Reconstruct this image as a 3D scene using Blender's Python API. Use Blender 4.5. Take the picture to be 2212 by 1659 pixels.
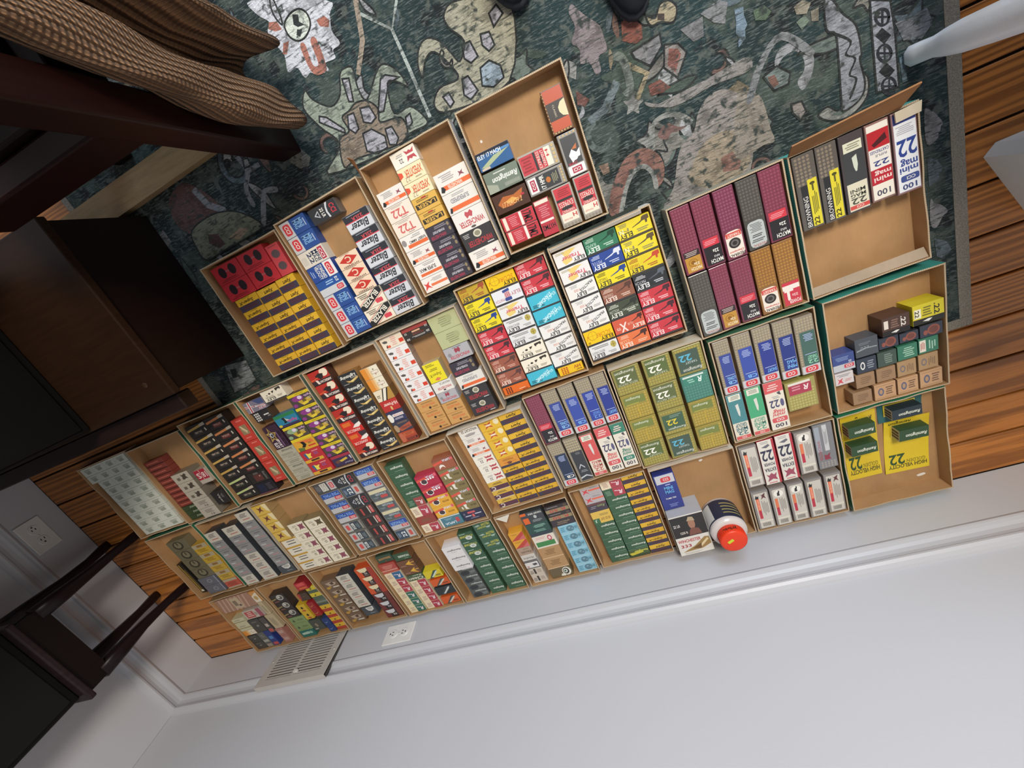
import bpy, bmesh, math, random
from mathutils import Matrix, Vector
for o in list(bpy.data.objects): bpy.data.objects.remove(o)
SC=bpy.context.scene; COL=SC.collection
# ---------- camera (phone held upside down above the trays, ultra-wide lens)
cd=bpy.data.cameras.new('camera'); cam=bpy.data.objects.new('camera',cd); COL.objects.link(cam)
cd.sensor_width=36; cd.lens=909.13/2212*36; cd.clip_start=.02
RX=Vector((0.91056,-0.40264,-0.09361)); RY=Vector((-0.33514,-0.85161,0.40305)); RZ=Vector((-0.24201,-0.33563,-0.91038))
X=RX.normalized(); Zc=(-RZ).normalized(); Yc=Zc.cross(X).normalized(); X=Yc.cross(Zc)
cam.matrix_world=Matrix(((X.x,Yc.x,Zc.x,1.9117),(X.y,Yc.y,Zc.y,1.0384),(X.z,Yc.z,Zc.z,1.0),(0,0,0,1)))
SC.camera=cam
# ---------- light: daylight from windows behind the photographer, warm room bounce
SC.view_settings.view_transform='Standard'; SC.view_settings.look='None'; SC.view_settings.exposure=0.0; SC.view_settings.gamma=1
W=bpy.data.worlds.new('room_light'); SC.world=W; W.use_nodes=True
bg=W.node_tree.nodes['Background']; bg.inputs[0].default_value=(1.0,.95,.88,1); bg.inputs[1].default_value=.25
def area(name,loc,tgt,sx,sy,col,e):
    l=bpy.data.lights.new(name,'AREA'); l.shape='RECTANGLE'; l.size=sx; l.size_y=sy; l.color=col; l.energy=e
    o=bpy.data.objects.new(name,l); COL.objects.link(o); o.location=loc
    o.rotation_euler=(Vector(tgt)-Vector(loc)).to_track_quat('-Z','Y').to_euler(); return o
area('window_light',(2.9,3.7,1.3),(2.0,0,.35),1.7,1.3,(.56,.76,1.0),66)
area('ceiling_lamp',(2.55,2.35,2.45),(1.7,.5,0),.7,.7,(1.0,.92,.80),84)
# ---------- helpers
def lin(h):
    v=[]
    for i in (0,2,4):
        c=int(h[i:i+2],16)/255; v.append(c/12.92 if c<=.04045 else ((c+.055)/1.055)**2.4)
    return v
MATS={}
def mat(h,rough=.42,kind='paper'):
    k=(h,rough,kind)
    if k in MATS: return MATS[k]
    m=bpy.data.materials.new(kind+'_'+h); m.use_nodes=True; nt=m.node_tree; N=nt.nodes; L=nt.links
    b=N['Principled BSDF']; c=lin(h); b.inputs['Roughness'].default_value=rough
    def node(t,**kw):
        n=N.new(t)
        for a,v in kw.items(): n.inputs[a].default_value=v
        return n
    def mix(fac,c1,c2):
        n=N.new('ShaderNodeMix'); n.data_type='RGBA'; L.new(fac,n.inputs[0])
        for i,cc in ((6,c1),(7,c2)):
            if hasattr(cc,'is_linked'): L.new(cc,n.inputs[i])
            else: n.inputs[i].default_value=(*cc,1)
        return n.outputs[2]
    def ramp(fac,a,b_):
        n=N.new('ShaderNodeMapRange'); L.new(fac,n.inputs[0]); n.inputs[1].default_value=a; n.inputs[2].default_value=b_; return n.outputs[0]
    tc=N.new('ShaderNodeTexCoord'); P=tc.outputs['Object']
    def noise(scale,detail=3,st=None,src=P):
        n=node('ShaderNodeTexNoise',Scale=scale,Detail=detail)
        if st:
            mp=N.new('ShaderNodeMapping'); mp.inputs['Scale'].default_value=st; L.new(src,mp.inputs[0]); L.new(mp.outputs[0],n.inputs['Vector'])
        else: L.new(src,n.inputs['Vector'])
        return n.outputs[0]
    def bump(h_,s,d=.001):
        n=N.new('ShaderNodeBump'); n.inputs['Strength'].default_value=s; n.inputs['Distance'].default_value=d; L.new(h_,n.inputs['Height']); L.new(n.outputs[0],b.inputs['Normal'])
    dk=lambda f:[x*f for x in c]
    if kind=='paper':
        L.new(mix(noise(60,2),dk(.94),dk(1.04)),b.inputs['Base Color'])
    elif kind=='print':
        b.inputs['Base Color'].default_value=(*c,1)
    elif kind=='plastic':
        L.new(mix(noise(25,2),dk(.9),dk(1.06)),b.inputs['Base Color']); b.inputs['Coat Weight'].default_value=.35; b.inputs['Coat Roughness'].default_value=.12
    elif kind=='kraft':
        f=noise(9,4); g=noise(220,2,(1,.25,1))
        col=mix(ramp(f,.3,.75),dk(.82),dk(1.12)); 
        n=N.new('ShaderNodeMix'); n.data_type='RGBA'; n.blend_type='MULTIPLY'; n.inputs[0].default_value=.5; L.new(col,n.inputs[6]); L.new(mix(g,(.82,.82,.82),(1.1,1.1,1.1)),n.inputs[7])
        L.new(n.outputs[2],b.inputs['Base Color']); bump(g,.15,.0006)
    elif kind=='corrugated':
        w=node('ShaderNodeTexWave',Scale=90); L.new(P,w.inputs[0]); L.new(mix(w.outputs[1],dk(.7),dk(1.1)),b.inputs['Base Color'])
    elif kind=='plank':
        oi=N.new('ShaderNodeObjectInfo'); mp=N.new('ShaderNodeVectorMath'); mp.operation='ADD'; L.new(P,mp.inputs[0])
        cm=N.new('ShaderNodeCombineXYZ'); mu=N.new('ShaderNodeMath'); mu.operation='MULTIPLY'; mu.inputs[1].default_value=37.; L.new(oi.outputs['Random'],mu.inputs[0]); L.new(mu.outputs[0],cm.inputs[0]); L.new(mu.outputs[0],cm.inputs[2]); L.new(cm.outputs[0],mp.inputs[1])
        src=mp.outputs[0]
        big=noise(1.0,2,(1.1,9,1),src); 
        w=N.new('ShaderNodeTexWave'); w.wave_type='RINGS'; w.inputs['Scale'].default_value=1.5; w.inputs['Distortion'].default_value=7.; w.inputs['Detail'].default_value=3.; w.inputs['Detail Scale'].default_value=1.2
        mp2=N.new('ShaderNodeMapping'); mp2.inputs['Scale'].default_value=(1.1,20,1); L.new(src,mp2.inputs[0]); L.new(mp2.outputs[0],w.inputs[0])
        fine=noise(6,6,(2,90,1),src)
        c1=mix(ramp(w.outputs[1],.1,.9),[c[0]*.42,c[1]*.36,c[2]*.3],dk(1.3)); c2=mix(ramp(big,.3,.7),dk(.75),dk(1.2))
        n=N.new('ShaderNodeMix'); n.data_type='RGBA'; n.inputs[0].default_value=.35; L.new(c1,n.inputs[6]); L.new(c2,n.inputs[7])
        n2=N.new('ShaderNodeMix'); n2.data_type='RGBA'; n2.blend_type='MULTIPLY'; n2.inputs[0].default_value=.6; L.new(n.outputs[2],n2.inputs[6]); L.new(mix(ramp(fine,.3,.7),(.7,.66,.6),(1.1,1.1,1.1)),n2.inputs[7])
        L.new(n2.outputs[2],b.inputs['Base Color']); bump(fine,.15,.0008)
    elif kind=='rug':
        s1=noise(3,5,(14,90,1)); s2=noise(2.2,4); s3=noise(380,2)
        base=mix(ramp(s2,.38,.62),c,[c[0]*1.1+.004,c[1]*1.7+.008,c[2]*1.9+.012])
        s4=noise(11,5); base=mix(ramp(s4,.53,.6),base,[c[0]*1.5+.035,c[1]*1.5+.045,c[2]*1.5+.036]); s5=noise(17,4); base=mix(ramp(s5,.58,.63),base,[.008,.011,.013])
        base=mix(ramp(s1,.52,.72),base,[c[0]*2+.10,c[1]*2+.115,c[2]*2+.11])
        s6=noise(4,5,(20,120,1)); base=mix(ramp(s6,.57,.68),base,(.13,.15,.145)); s7=noise(48,4); base=mix(ramp(s7,.57,.66),base,(.085,.1,.09))
        n=N.new('ShaderNodeMix'); n.data_type='RGBA'; n.blend_type='MULTIPLY'; n.inputs[0].default_value=.8; L.new(base,n.inputs[6]); L.new(mix(s3,(.55,.55,.55),(1.25,1.25,1.25)),n.inputs[7])
        L.new(n.outputs[2],b.inputs['Base Color']); bump(s3,.8,.002)
    elif kind=='motif':
        lu=.3*c[0]+.6*c[1]+.1*c[2]; c=[min(1,(x*.68+lu*.32)*1.25+.008) for x in c]
        s1=noise(3,5,(12,80,1)); s2=noise(30,4); s3=noise(380,2)
        base=mix(ramp(s1,.50,.68),c,(.030,.040,.036))
        base=mix(ramp(s2,.52,.66),base,[x*.5 for x in c]); s6=noise(4,5,(20,120,1)); base=mix(ramp(s6,.56,.70),base,[x*1.25+.05 for x in c]); s7=noise(70,4); base=mix(ramp(s7,.56,.68),base,(.035,.045,.042))
        n=N.new('ShaderNodeMix'); n.data_type='RGBA'; n.blend_type='MULTIPLY'; n.inputs[0].default_value=.8; L.new(base,n.inputs[6]); L.new(mix(s3,(.6,.6,.6),(1.25,1.25,1.25)),n.inputs[7])
        L.new(n.outputs[2],b.inputs['Base Color']); bump(s3,.7,.002)
    elif kind=='binding':
        s3=noise(420,2); L.new(mix(ramp(s3,.3,.7),dk(.6),dk(1.15)),b.inputs['Base Color']); bump(s3,.7,.002)
    elif kind=='wall':
        g=noise(180,3); L.new(mix(noise(2,3),dk(.96),dk(1.02)),b.inputs['Base Color']); bump(g,.12,.0015)
    elif kind=='darkwood':
        g=noise(4,5,(3,30,3)); L.new(mix(g,dk(.6),dk(1.5)),b.inputs['Base Color']); b.inputs['Specular IOR Level'].default_value=.18
    elif kind=='knit':
        w=N.new('ShaderNodeTexWave'); w.bands_direction='X'; w.inputs['Scale'].default_value=1.; w.inputs['Distortion'].default_value=2.2; w.inputs['Detail'].default_value=3.
        uv=N.new('ShaderNodeUVMap'); mp=N.new('ShaderNodeMapping'); mp.inputs['Scale'].default_value=(9,.6,1); L.new(uv.outputs[0],mp.inputs[0]); L.new(mp.outputs[0],w.inputs[0])
        w2=N.new('ShaderNodeTexWave'); w2.bands_direction='Y'; w2.inputs['Scale'].default_value=1.; w2.inputs['Distortion'].default_value=1.5; mp2=N.new('ShaderNodeMapping'); mp2.inputs['Scale'].default_value=(3,30,1); L.new(uv.outputs[0],mp2.inputs[0]); L.new(mp2.outputs[0],w2.inputs[0])
        mx=N.new('ShaderNodeMath'); mx.operation='MULTIPLY_ADD'; mx.inputs[1].default_value=.28; L.new(w2.outputs[1],mx.inputs[0]); L.new(w.outputs[1],mx.inputs[2])
        L.new(mix(ramp(mx.outputs[0],.1,1.2),dk(.55),dk(1.1)),b.inputs['Base Color']); bump(mx.outputs[0],1.0,.012)
    MATS[k]=m; return m
def mesh(name,vs,fs,mats,fm=None,parent=None,smooth=False,link=True):
    me=bpy.data.meshes.new(name); me.from_pydata([tuple(v) for v in vs],[],fs)
    for m in (mats if isinstance(mats,(list,tuple)) else [mats]): me.materials.append(m)
    if fm: me.polygons.foreach_set('material_index',fm)
    if smooth: me.polygons.foreach_set('use_smooth',[True]*len(fs))
    me.update()
    if not link: return me
    return put(name,me,parent)
def put(name,me,parent=None):
    o=bpy.data.objects.new(name,me); COL.objects.link(o)
    if parent: o.parent=parent
    return o
def empty(name,loc=(0,0,0),rz=0):
    o=bpy.data.objects.new(name,None); COL.objects.link(o); o.location=loc; o.rotation_euler=(0,0,rz); o.empty_display_size=.05; return o
def tag(o,label,cat,group=None):
    o['label']=label; o['category']=cat
    if group: o['group']=group
    return o
def struct(o,label=None):
    o['kind']='structure'
    if label: o['label']=label
    return o
BF=[(0,3,2,1),(4,5,6,7),(0,1,5,4),(1,2,6,5),(2,3,7,6),(3,0,4,7)]
def bvs(x0,y0,z0,x1,y1,z1): return [(x0,y0,z0),(x1,y0,z0),(x1,y1,z0),(x0,y1,z0),(x0,y0,z1),(x1,y0,z1),(x1,y1,z1),(x0,y1,z1)]
def box(name,b,m,parent=None,bev=0,seg=1):
    me=mesh(name,bvs(*b),BF,m,link=False)
    if bev:
        bm=bmesh.new(); bm.from_mesh(me); bmesh.ops.bevel(bm,geom=bm.edges[:],offset=bev,segments=seg,affect='EDGES',profile=.5); bm.to_mesh(me); bm.free()
    return put(name,me,parent)
def prism(name,pts,z0,z1,m,parent=None):
    n=len(pts); vs=[(x,y,z0) for x,y in pts]+[(x,y,z1) for x,y in pts]
    fs=[tuple(range(n))[::-1],tuple(range(n,2*n))]+[(i,(i+1)%n,n+(i+1)%n,n+i) for i in range(n)]
    return mesh(name,vs,fs,m,parent=parent)
def loft(name,rings,m,parent=None,smooth=True,cap=True):
    n=len(rings[0]); vs=[v for r in rings for v in r]; fs=[]
    for k in range(len(rings)-1):
        for i in range(n):
            j=(i+1)%n; fs.append((k*n+i,k*n+j,(k+1)*n+j,(k+1)*n+i))
    if cap: fs.append(tuple(range(n))[::-1]); fs.append(tuple(range((len(rings)-1)*n,len(rings)*n)))
    return mesh(name,vs,fs,m,parent=parent,smooth=smooth)
def lathe(name,prof,m,parent=None,n=40,smooth=True,c=(0,0)):
    return loft(name,[[(c[0]+r*math.cos(2*math.pi*i/n),c[1]+r*math.sin(2*math.pi*i/n),z) for i in range(n)] for r,z in prof],m,parent,smooth)
TRAYS={
1:(1.1953,1.0839,0.2289,0.2990,-0.0030),
2:(1.4318,1.0947,0.2290,0.2990,0.0233),
3:(1.6646,1.1098,0.2155,0.2921,0.0072),
4:(1.8942,1.1124,0.2207,0.2883,-0.0196),
5:(1.7359,0.8012,0.2238,0.2961,-0.0118),
6:(1.9707,0.8050,0.2250,0.2909,0.0039),
7:(2.2207,0.7774,0.2254,0.2990,0.0044),
8:(2.4507,0.7780,0.2201,0.2976,0.0079),
9:(2.4680,0.4699,0.2285,0.2850,-0.0192),
10:(2.4626,0.1676,0.2255,0.2990,0.0080),
11:(2.2286,0.4733,0.2239,0.2850,-0.0061),
12:(2.2283,0.1715,0.2277,0.2956,-0.0048),
13:(1.9954,0.4829,0.2209,0.2990,-0.0101),
14:(2.0009,0.1727,0.2179,0.2918,-0.0004),
15:(1.7732,0.4927,0.2164,0.2962,0.0040),
16:(1.7758,0.1771,0.2141,0.2990,0.0025),
17:(1.5448,0.4745,0.2205,0.2850,0.0221),
18:(1.5016,0.7743,0.2240,0.2901,0.0049),
19:(1.2714,0.7698,0.2252,0.2888,0.0017),
20:(1.0400,0.7697,0.2198,0.2929,-0.0022),
21:(0.8156,0.7703,0.2140,0.2959,-0.0096),
22:(0.5868,0.7605,0.2140,0.2915,-0.0053),
23:(0.3715,0.7676,0.2140,0.2916,-0.0059),
24:(0.3764,0.4670,0.2166,0.2893,0.0094),
25:(0.6074,0.4646,0.2257,0.2850,0.0080),
26:(0.8409,0.4616,0.2171,0.2907,0.0031),
27:(1.0749,0.4634,0.2290,0.2873,0.0073),
28:(1.3123,0.4633,0.2193,0.2879,-0.0048),
29:(0.4003,0.1620,0.2169,0.2850,0.0193),
30:(0.6229,0.1647,0.2152,0.2854,0.0031),
31:(0.8569,0.1630,0.2290,0.2850,-0.0033),
32:(1.0854,0.1612,0.2140,0.2869,0.0034),
33:(1.3110,0.1649,0.2246,0.2925,0.0047),
34:(1.5451,0.1668,0.2247,0.2949,0.0032),
}
COLS=[
(1,-98.1,54.6,-17.4,139.1,'redu*2',30),
(1,-16.4,55.0,61.2,138.8,'redu*2',30),
(1,62.4,54.8,98.3,127.8,'redo',30),
(1,-88.7,-145.0,-22.8,54.0,'sx*6',30),
(1,-22.2,-145.0,36.9,52.4,'xpert*3 sx*3',30),
(1,38.2,-145.0,92.0,54.2,'xpert*6',30),
(2,-110.0,-145.0,-39.0,145.0,'ccimm*2 cciw ccisv ccibw ccimm*3',30),
(2,-30.7,106.8,42.9,139.4,'cciblk',30),
(2,-31.1,-64.4,30.5,28.9,'cg*3',30),
(2,-38.4,-145.0,33.8,-65.0,'blzc*2',30),
(2,34.4,-145.0,101.2,94.3,'blz*6',30),
(3,-103.2,-141.6,-39.3,89.2,'wor t22*2 rab wor smax wx',30),
(3,-38.7,-141.6,20.8,141.6,'sxw xped*2 laser*2 wblk*4',30),
(3,26.8,-141.6,103.2,68.5,'wor wsup wred wblk2 wor',30),
(4,-105.9,27.9,-31.6,63.2,'eleyb',30),
(4,-105.9,-17.4,-29.8,23.7,'remg',30),
(4,-105.9,-61.0,-28.8,-21.8,'fire',30),
(4,-105.9,-129.6,-30.2,-67.6,'hm2*2',30),
(4,-29.2,-16.8,52.0,25.8,'hornr',30),
(4,-28.2,-55.1,54.3,-17.4,'cci17',30),
(4,-29.6,-139.6,5.7,-63.7,'hm2v',30),
(4,14.1,-139.6,57.2,-55.7,'horn',30),
(4,61.6,-139.6,100.8,-52.7,'horn',30),
(4,57.8,-52.1,99.5,29.3,'cci17v',30),
(4,54.1,30.3,97.8,110.6,'fedor',30),
(5,-107.4,-121.1,-38.4,143.5,'eyg eyp*2 ten*2 ebr*2',30),
(5,-107.4,-143.5,-37.4,-121.7,'eor',30),
(5,-36.8,-143.5,34.8,143.5,'scor ematch etrain ebench*2 esil*2 ecyan',30),
(5,36.7,-120.5,107.4,143.5,'ten*2 ecyan*2 eprac*3',30),
(5,40.7,-143.5,103.5,-121.1,'ehv',30),
(6,-108.0,-141.0,-38.9,129.6,'etrain*2 eprac*3 scor ebench',30),
(6,-38.3,-141.0,34.2,131.4,'erf epm eyp estd esub extra eclub',30),
(6,34.8,-139.7,108.0,131.6,'en*2 eyr emat ten*3',30),
(7,-108.0,2.6,-67.6,145.0,'fmgold',40),
(7,-66.7,1.6,-26.1,145.0,'fmmatch',40),
(7,-22.9,-0.5,17.7,145.0,'fmtgt',40),
(7,20.8,1.8,62.2,145.0,'fgsil',40),
(7,62.8,0.8,105.1,145.0,'fmmatch',40),
(7,-108.2,-145.0,-66.0,0.8,'fgsil',40),
(7,-65.4,-145.0,-27.3,1.0,'fmgold',40),
(7,-24.1,-143.8,16.6,-1.1,'fmmatch',40),
(7,19.1,-143.6,60.3,1.2,'fbtgt',40),
(7,61.6,-145.0,102.0,0.2,'fbpow',40),
(8,-105.5,-0.9,-65.3,144.3,'brow',40),
(8,-64.7,-2.8,-26.9,144.3,'brow',40),
(8,-25.0,-2.8,17.8,144.3,'mmdark',40),
(8,19.3,1.0,60.1,144.3,'mmred',40),
(8,62.2,-4.0,103.8,144.3,'mmblue',40),
(9,45.5,26.4,104.7,72.5,'y22',45),
(9,-12.2,23.0,41.5,65.6,'b22',45),
(9,-62.7,-13.7,-15.7,31.0,'navyarc',36),
(9,-15.1,-11.2,24.8,16.7,'navyred',34),
(9,25.4,-10.4,62.9,12.9,'navyred',34),
(9,64.2,-12.9,108.4,16.5,'navyred',34),
(9,-62.8,-55.7,-21.1,-18.7,'navyoval',34),
(9,-20.5,-54.2,18.8,-17.8,'dkgreen',34),
(9,19.4,-52.2,59.3,-16.7,'grn',34),
(9,60.1,-50.4,99.1,-14.1,'grnlab',34),
(9,-67.8,-92.7,-27.7,-57.6,'tan1',34),
(9,-25.4,-91.4,14.1,-57.4,'tan1',34),
(9,16.3,-92.2,54.9,-54.8,'tan2',34),
(9,57.7,-91.1,97.2,-52.8,'tan2',34),
(9,-77.9,-134.3,-36.8,-101.5,'tan1',34),
(9,-33.2,-138.0,12.1,-97.0,'tan3',34),
(9,14.3,-138.0,56.6,-97.6,'tan3',34),
(9,58.9,-137.3,104.0,-95.4,'tan3',34),
(9,-109.7,-35.3,-63.4,7.8,'ccibl2',34),
(9,-109.2,-70.4,-69.4,-39.4,'wxs',34),
(11,-105.6,-3.3,-69.1,138.0,'cb_long',38),
(11,-63.9,-2.0,-23.1,138.0,'cb_cb',38),
(11,-20.7,-2.6,20.0,138.0,'cb_short',38),
(11,22.4,-10.9,62.1,135.9,'cb_mini',38),
(11,64.3,-13.9,106.1,129.4,'cb_green',38),
(11,-106.8,-138.0,-69.2,-4.3,'mgteal',38),
(11,-64.4,-138.0,-26.7,-2.6,'mggreen',38),
(11,-22.5,-138.0,20.1,-3.2,'mmcoral',38),
(11,22.5,-99.8,88.8,-21.4,'ryel',38),
(12,-109.3,6.4,-66.0,137.0,'wsil',38),
(12,-65.4,0.8,-25.5,141.6,'wextra',38),
(12,-23.0,1.5,17.6,143.3,'wextra',38),
(12,20.3,5.3,61.8,135.6,'wsils',38),
(12,63.4,6.3,107.7,141.9,'wsilg',38),
(12,-109.3,-141.2,-65.4,-10.7,'wsilx',38),
(12,-63.6,-143.3,-22.7,-13.1,'wsils',38),
(12,-20.2,-141.4,19.9,-13.6,'wsils',38),
(12,22.3,-142.3,64.0,-14.8,'wsil',38),
(12,67.4,-139.8,108.9,-12.2,'wsilx',38),
(13,-106.0,-145.0,-37.4,145.0,'rem22a rem22n*2 rem22b',38),
(13,-32.4,-145.0,34.6,145.0,'rem22b rem22a rem22y rem22t',38),
(13,40.1,-145.0,105.7,145.0,'rem22t rteal rem22n*2',38),
(14,-104.4,2.2,-48.2,122.5,'bigblue',36),
(14,-104.4,-141.4,-12.2,1.6,'w333',66),
(15,-103.7,-0.4,-62.8,143.5,'fmmatch',38),
(15,-60.8,6.2,-19.8,143.6,'cb_long',38),
(15,-17.0,3.2,23.6,143.6,'cb_cb',38),
(15,26.4,4.3,66.1,143.6,'cb_tgt',38),
(15,66.7,4.6,103.7,143.6,'cb_short',38),
(15,-103.7,-143.4,-62.4,-2.0,'cb_navy',38),
(15,-59.4,-143.6,-18.9,-1.3,'cb_blk',38),
(15,-15.8,-138.4,20.5,-5.3,'mgred',38),
(15,26.3,-140.6,65.8,0.7,'mmcoral',38),
(15,67.2,-139.3,103.7,-0.9,'mmgreen',38),
(16,-77.4,-145.0,-19.5,145.0,'wxg*2 rblk ysht:1.4 remw*5',30),
(16,-18.9,-145.0,41.8,145.0,'rrc rrg remw*7 remy',30),
(16,42.4,-145.0,102.5,145.0,'xpert*2 sx*4 xpert sx*2 xpert',30),
(17,-81.2,-138.0,-20.9,138.0,'wild wor*2 sxw*3 cyel*3',30),
(17,-19.5,-138.0,40.2,138.0,'xyel*4 orc sx*4',30),
(17,40.8,-138.0,105.8,138.0,'xpert*4 sx*5',30),
(18,-43.0,107.1,30.3,140.6,'monark',30),
(18,30.9,55.2,107.5,140.6,'sage*2',30),
(18,-107.5,-49.3,-43.6,140.6,'wflagc wflag*5',30),
(18,-107.5,-140.6,-45.8,-49.9,'tanw*3',30),
(18,-43.6,-140.6,14.3,-76.4,'tanw*2',30),
(18,-39.6,-15.7,9.2,38.8,'sxy',30),
(18,-42.0,-75.8,13.8,-16.3,'wwild wgrey',30),
(18,29.9,17.3,99.4,54.6,'wgrey',30),
(18,25.8,-21.7,92.0,14.8,'wblk',30),
(18,25.7,-60.3,99.6,-23.0,'wsup',30),
(18,24.5,-140.6,94.4,-60.9,'wblk2*2',30),
(19,-108.1,-139.9,-46.0,136.7,'ameag*4 armred*2 ameag',30),
(19,-34.3,-139.9,23.9,100.8,'light*7',30),
(19,31.5,-139.9,84.4,92.7,'orw*2 kraft22 hipow navyw ornavy mohawk',30),
(20,-35.3,104.8,37.9,141.5,'esil',30),
(20,-105.4,96.9,-37.4,130.2,'euk',30),
(20,-99.1,65.4,-41.9,95.7,'edots',30),
(20,-100.6,-27.8,-51.3,46.7,'esport',30),
(20,-105.4,-141.9,-44.4,-28.4,'grysec*2',30),
(20,30.2,-104.1,105.4,104.2,'agu*5',30),
(20,34.5,-141.9,105.3,-104.7,'agunavy',30),
(20,-47.9,25.6,25.7,64.8,'agugreen',30),
(20,-43.8,-141.9,29.6,25.0,'agulime agubird agured*2',30),
(21,-99.7,-139.9,-26.2,131.3,'blkgold*5 blkgrn*2',30),
(21,-25.6,-143.4,44.5,133.2,'blkred*5 blkpist blknavy',30),
(21,50.0,-120.0,94.4,101.0,'redbul*3',30),
(22,-102.5,-141.3,-27.0,90.5,'redslim*10 grnslim*3',26),
(22,-24.1,-141.3,44.1,27.3,'whx*3 wht*2',44),
(22,58.3,-32.4,102.5,16.2,'red18',44),
(22,55.9,-114.6,102.5,-67.2,'blkv',44),
(23,-102.5,85.4,91.6,141.3,'@2x4 whtnote',34),
(23,-83.1,-141.3,85.3,84.8,'@8x3 whtnote',32),
(24,-55.6,-65.4,25.5,105.1,'olvoval*4',30),
(24,-63.0,-140.1,15.3,-66.0,'gryoval*2',30),
(24,26.1,-140.1,89.9,65.2,'yelw*4 redw',30),
(24,-98.6,-129.0,-78.7,13.3,'goldslim',24),
(25,-108.3,-135.6,-54.2,100.8,'gwht gwin*4 gwht',40),
(25,-32.7,-136.6,28.4,98.7,'gwht gwin*2 gwht*3',40),
(25,51.0,-99.8,106.5,131.6,'gwht gwin*5',40),
(25,41.3,-138.0,102.1,-100.4,'dkoval',36),
(26,-104.1,-4.2,-48.0,140.9,'xyelb*4',40),
(26,-104.1,-140.9,-41.0,-4.8,'ywht*4',34),
(26,-40.4,-140.9,20.3,40.2,'wrf*5',36),
(26,23.2,-140.9,87.0,36.4,'wrfd wrf*4',36),
(27,-110.0,-137.8,-35.3,139.2,'ccipist cciblue*3 ccisgb*3',30),
(27,-34.7,-139.2,31.4,139.2,'cciblk cciwmr cciblk cciredb*4',30),
(27,37.3,-139.2,105.7,139.2,'sting*2 stingg*3 sting cciwmr',30),
(28,-105.2,-139.5,-45.6,116.4,'remw*4 rrg2 rrc:1.2 rrk rrc',30),
(28,-40.4,-139.5,31.1,53.6,'lapr*2 lapy*2 lapb',30),
(28,34.4,-139.5,101.2,87.6,'lapbr lapo*4 lapn',30),
(29,-104.0,65.8,58.4,130.1,'pinkst',30),
(29,59.2,74.0,88.6,126.4,'orsun',30),
(29,59.0,10.0,78.2,73.4,'crslim',30),
(29,-34.4,11.2,48.8,52.6,'redwht',30),
(29,-104.0,-34.3,-46.1,30.3,'wyel*2',30),
(29,-104.0,-59.1,-44.9,-34.9,'orw',30),
(29,-44.3,-59.0,4.8,7.4,'dkgry',30),
(29,7.1,-74.5,32.3,4.2,'ccismall',30),
(29,39.9,-62.2,79.0,9.4,'crslim',30),
(29,-104.0,-138.0,-55.8,-63.2,'dkgry*2',30),
(29,-55.2,-138.0,-23.8,-59.7,'gryb',30),
(29,-23.2,-138.0,6.5,-59.6,'bluecci',30),
(29,32.9,-138.0,65.3,-62.8,'pinkb*2',30),
(30,-103.1,-31.9,-40.9,83.8,'pantb*3',30),
(30,-103.1,-103.9,-34.8,-34.3,'lgreen*2',30),
(30,-103.1,-138.2,-40.8,-104.5,'teal',30),
(30,38.1,80.3,85.0,114.3,'redtent',40),
(30,6.5,25.6,47.7,60.5,'dkbrown',30),
(30,53.5,-138.2,102.1,79.7,'yg*2 gryst yr*4',30),
(30,-32.6,-58.7,4.2,13.2,'ybull*2',30),
(30,-34.2,-118.4,14.3,-67.1,'photog',30),
(30,23.6,-47.6,50.0,21.2,'redy*2',38),
(30,27.4,-134.5,52.9,-67.7,'bluey*2',36),
(31,-109.8,-119.9,-46.0,86.2,'brphoto*5',30),
(31,-30.8,-53.0,22.4,99.2,'gwht*4',40),
(31,-31.0,-101.1,22.9,-59.2,'dkoval',36),
(31,35.7,-138.0,100.7,96.5,'orblk*3 redblk*3',30),
(32,-90.9,95.7,-32.3,126.0,'dkgrnb',30),
(32,-31.7,85.3,28.1,115.9,'monarkg',30),
(32,-34.8,20.9,27.2,82.7,'brarr*2',30),
(32,-34.3,-6.2,26.2,18.5,'clean',30),
(32,-102.3,-139.0,-39.3,90.2,'redpap:1.3 rrblue rrcr*2 rrcg*3',30),
(32,-34.2,-139.0,24.8,-6.8,'rrcr*4',30),
(32,26.8,-15.4,90.9,15.6,'diagy',30),
(32,31.5,-52.9,98.0,-24.0,'diago',30),
(32,28.9,-94.1,97.7,-59.8,'diagk',30),
(32,29.5,-135.3,94.8,-104.8,'diago',30),
(33,-84.3,-6.5,-19.3,91.2,'remwh*3',40),
(33,-85.0,-141.8,-25.0,-11.6,'remgry*4',30),
(33,-18.6,-141.8,34.0,119.9,'cyc*3 remw*5',30),
(33,43.5,-141.8,102.7,140.1,'yjack*3 remw*5',30),
(34,-102.5,-142.9,-55.1,67.6,'yrd*2 tanb whb:.9 whb2 bw*2',30),
(34,-40.8,-142.9,29.8,125.4,'trif dkgrn2:1.1 pinkgrn:1.1 kraft*2 bull:.9',30),
(34,35.9,47.4,107.9,124.3,'blktan*2:.9 spec:.8',30),
(34,47.2,-142.9,107.9,46.8,'globe*6',30),
]
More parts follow.
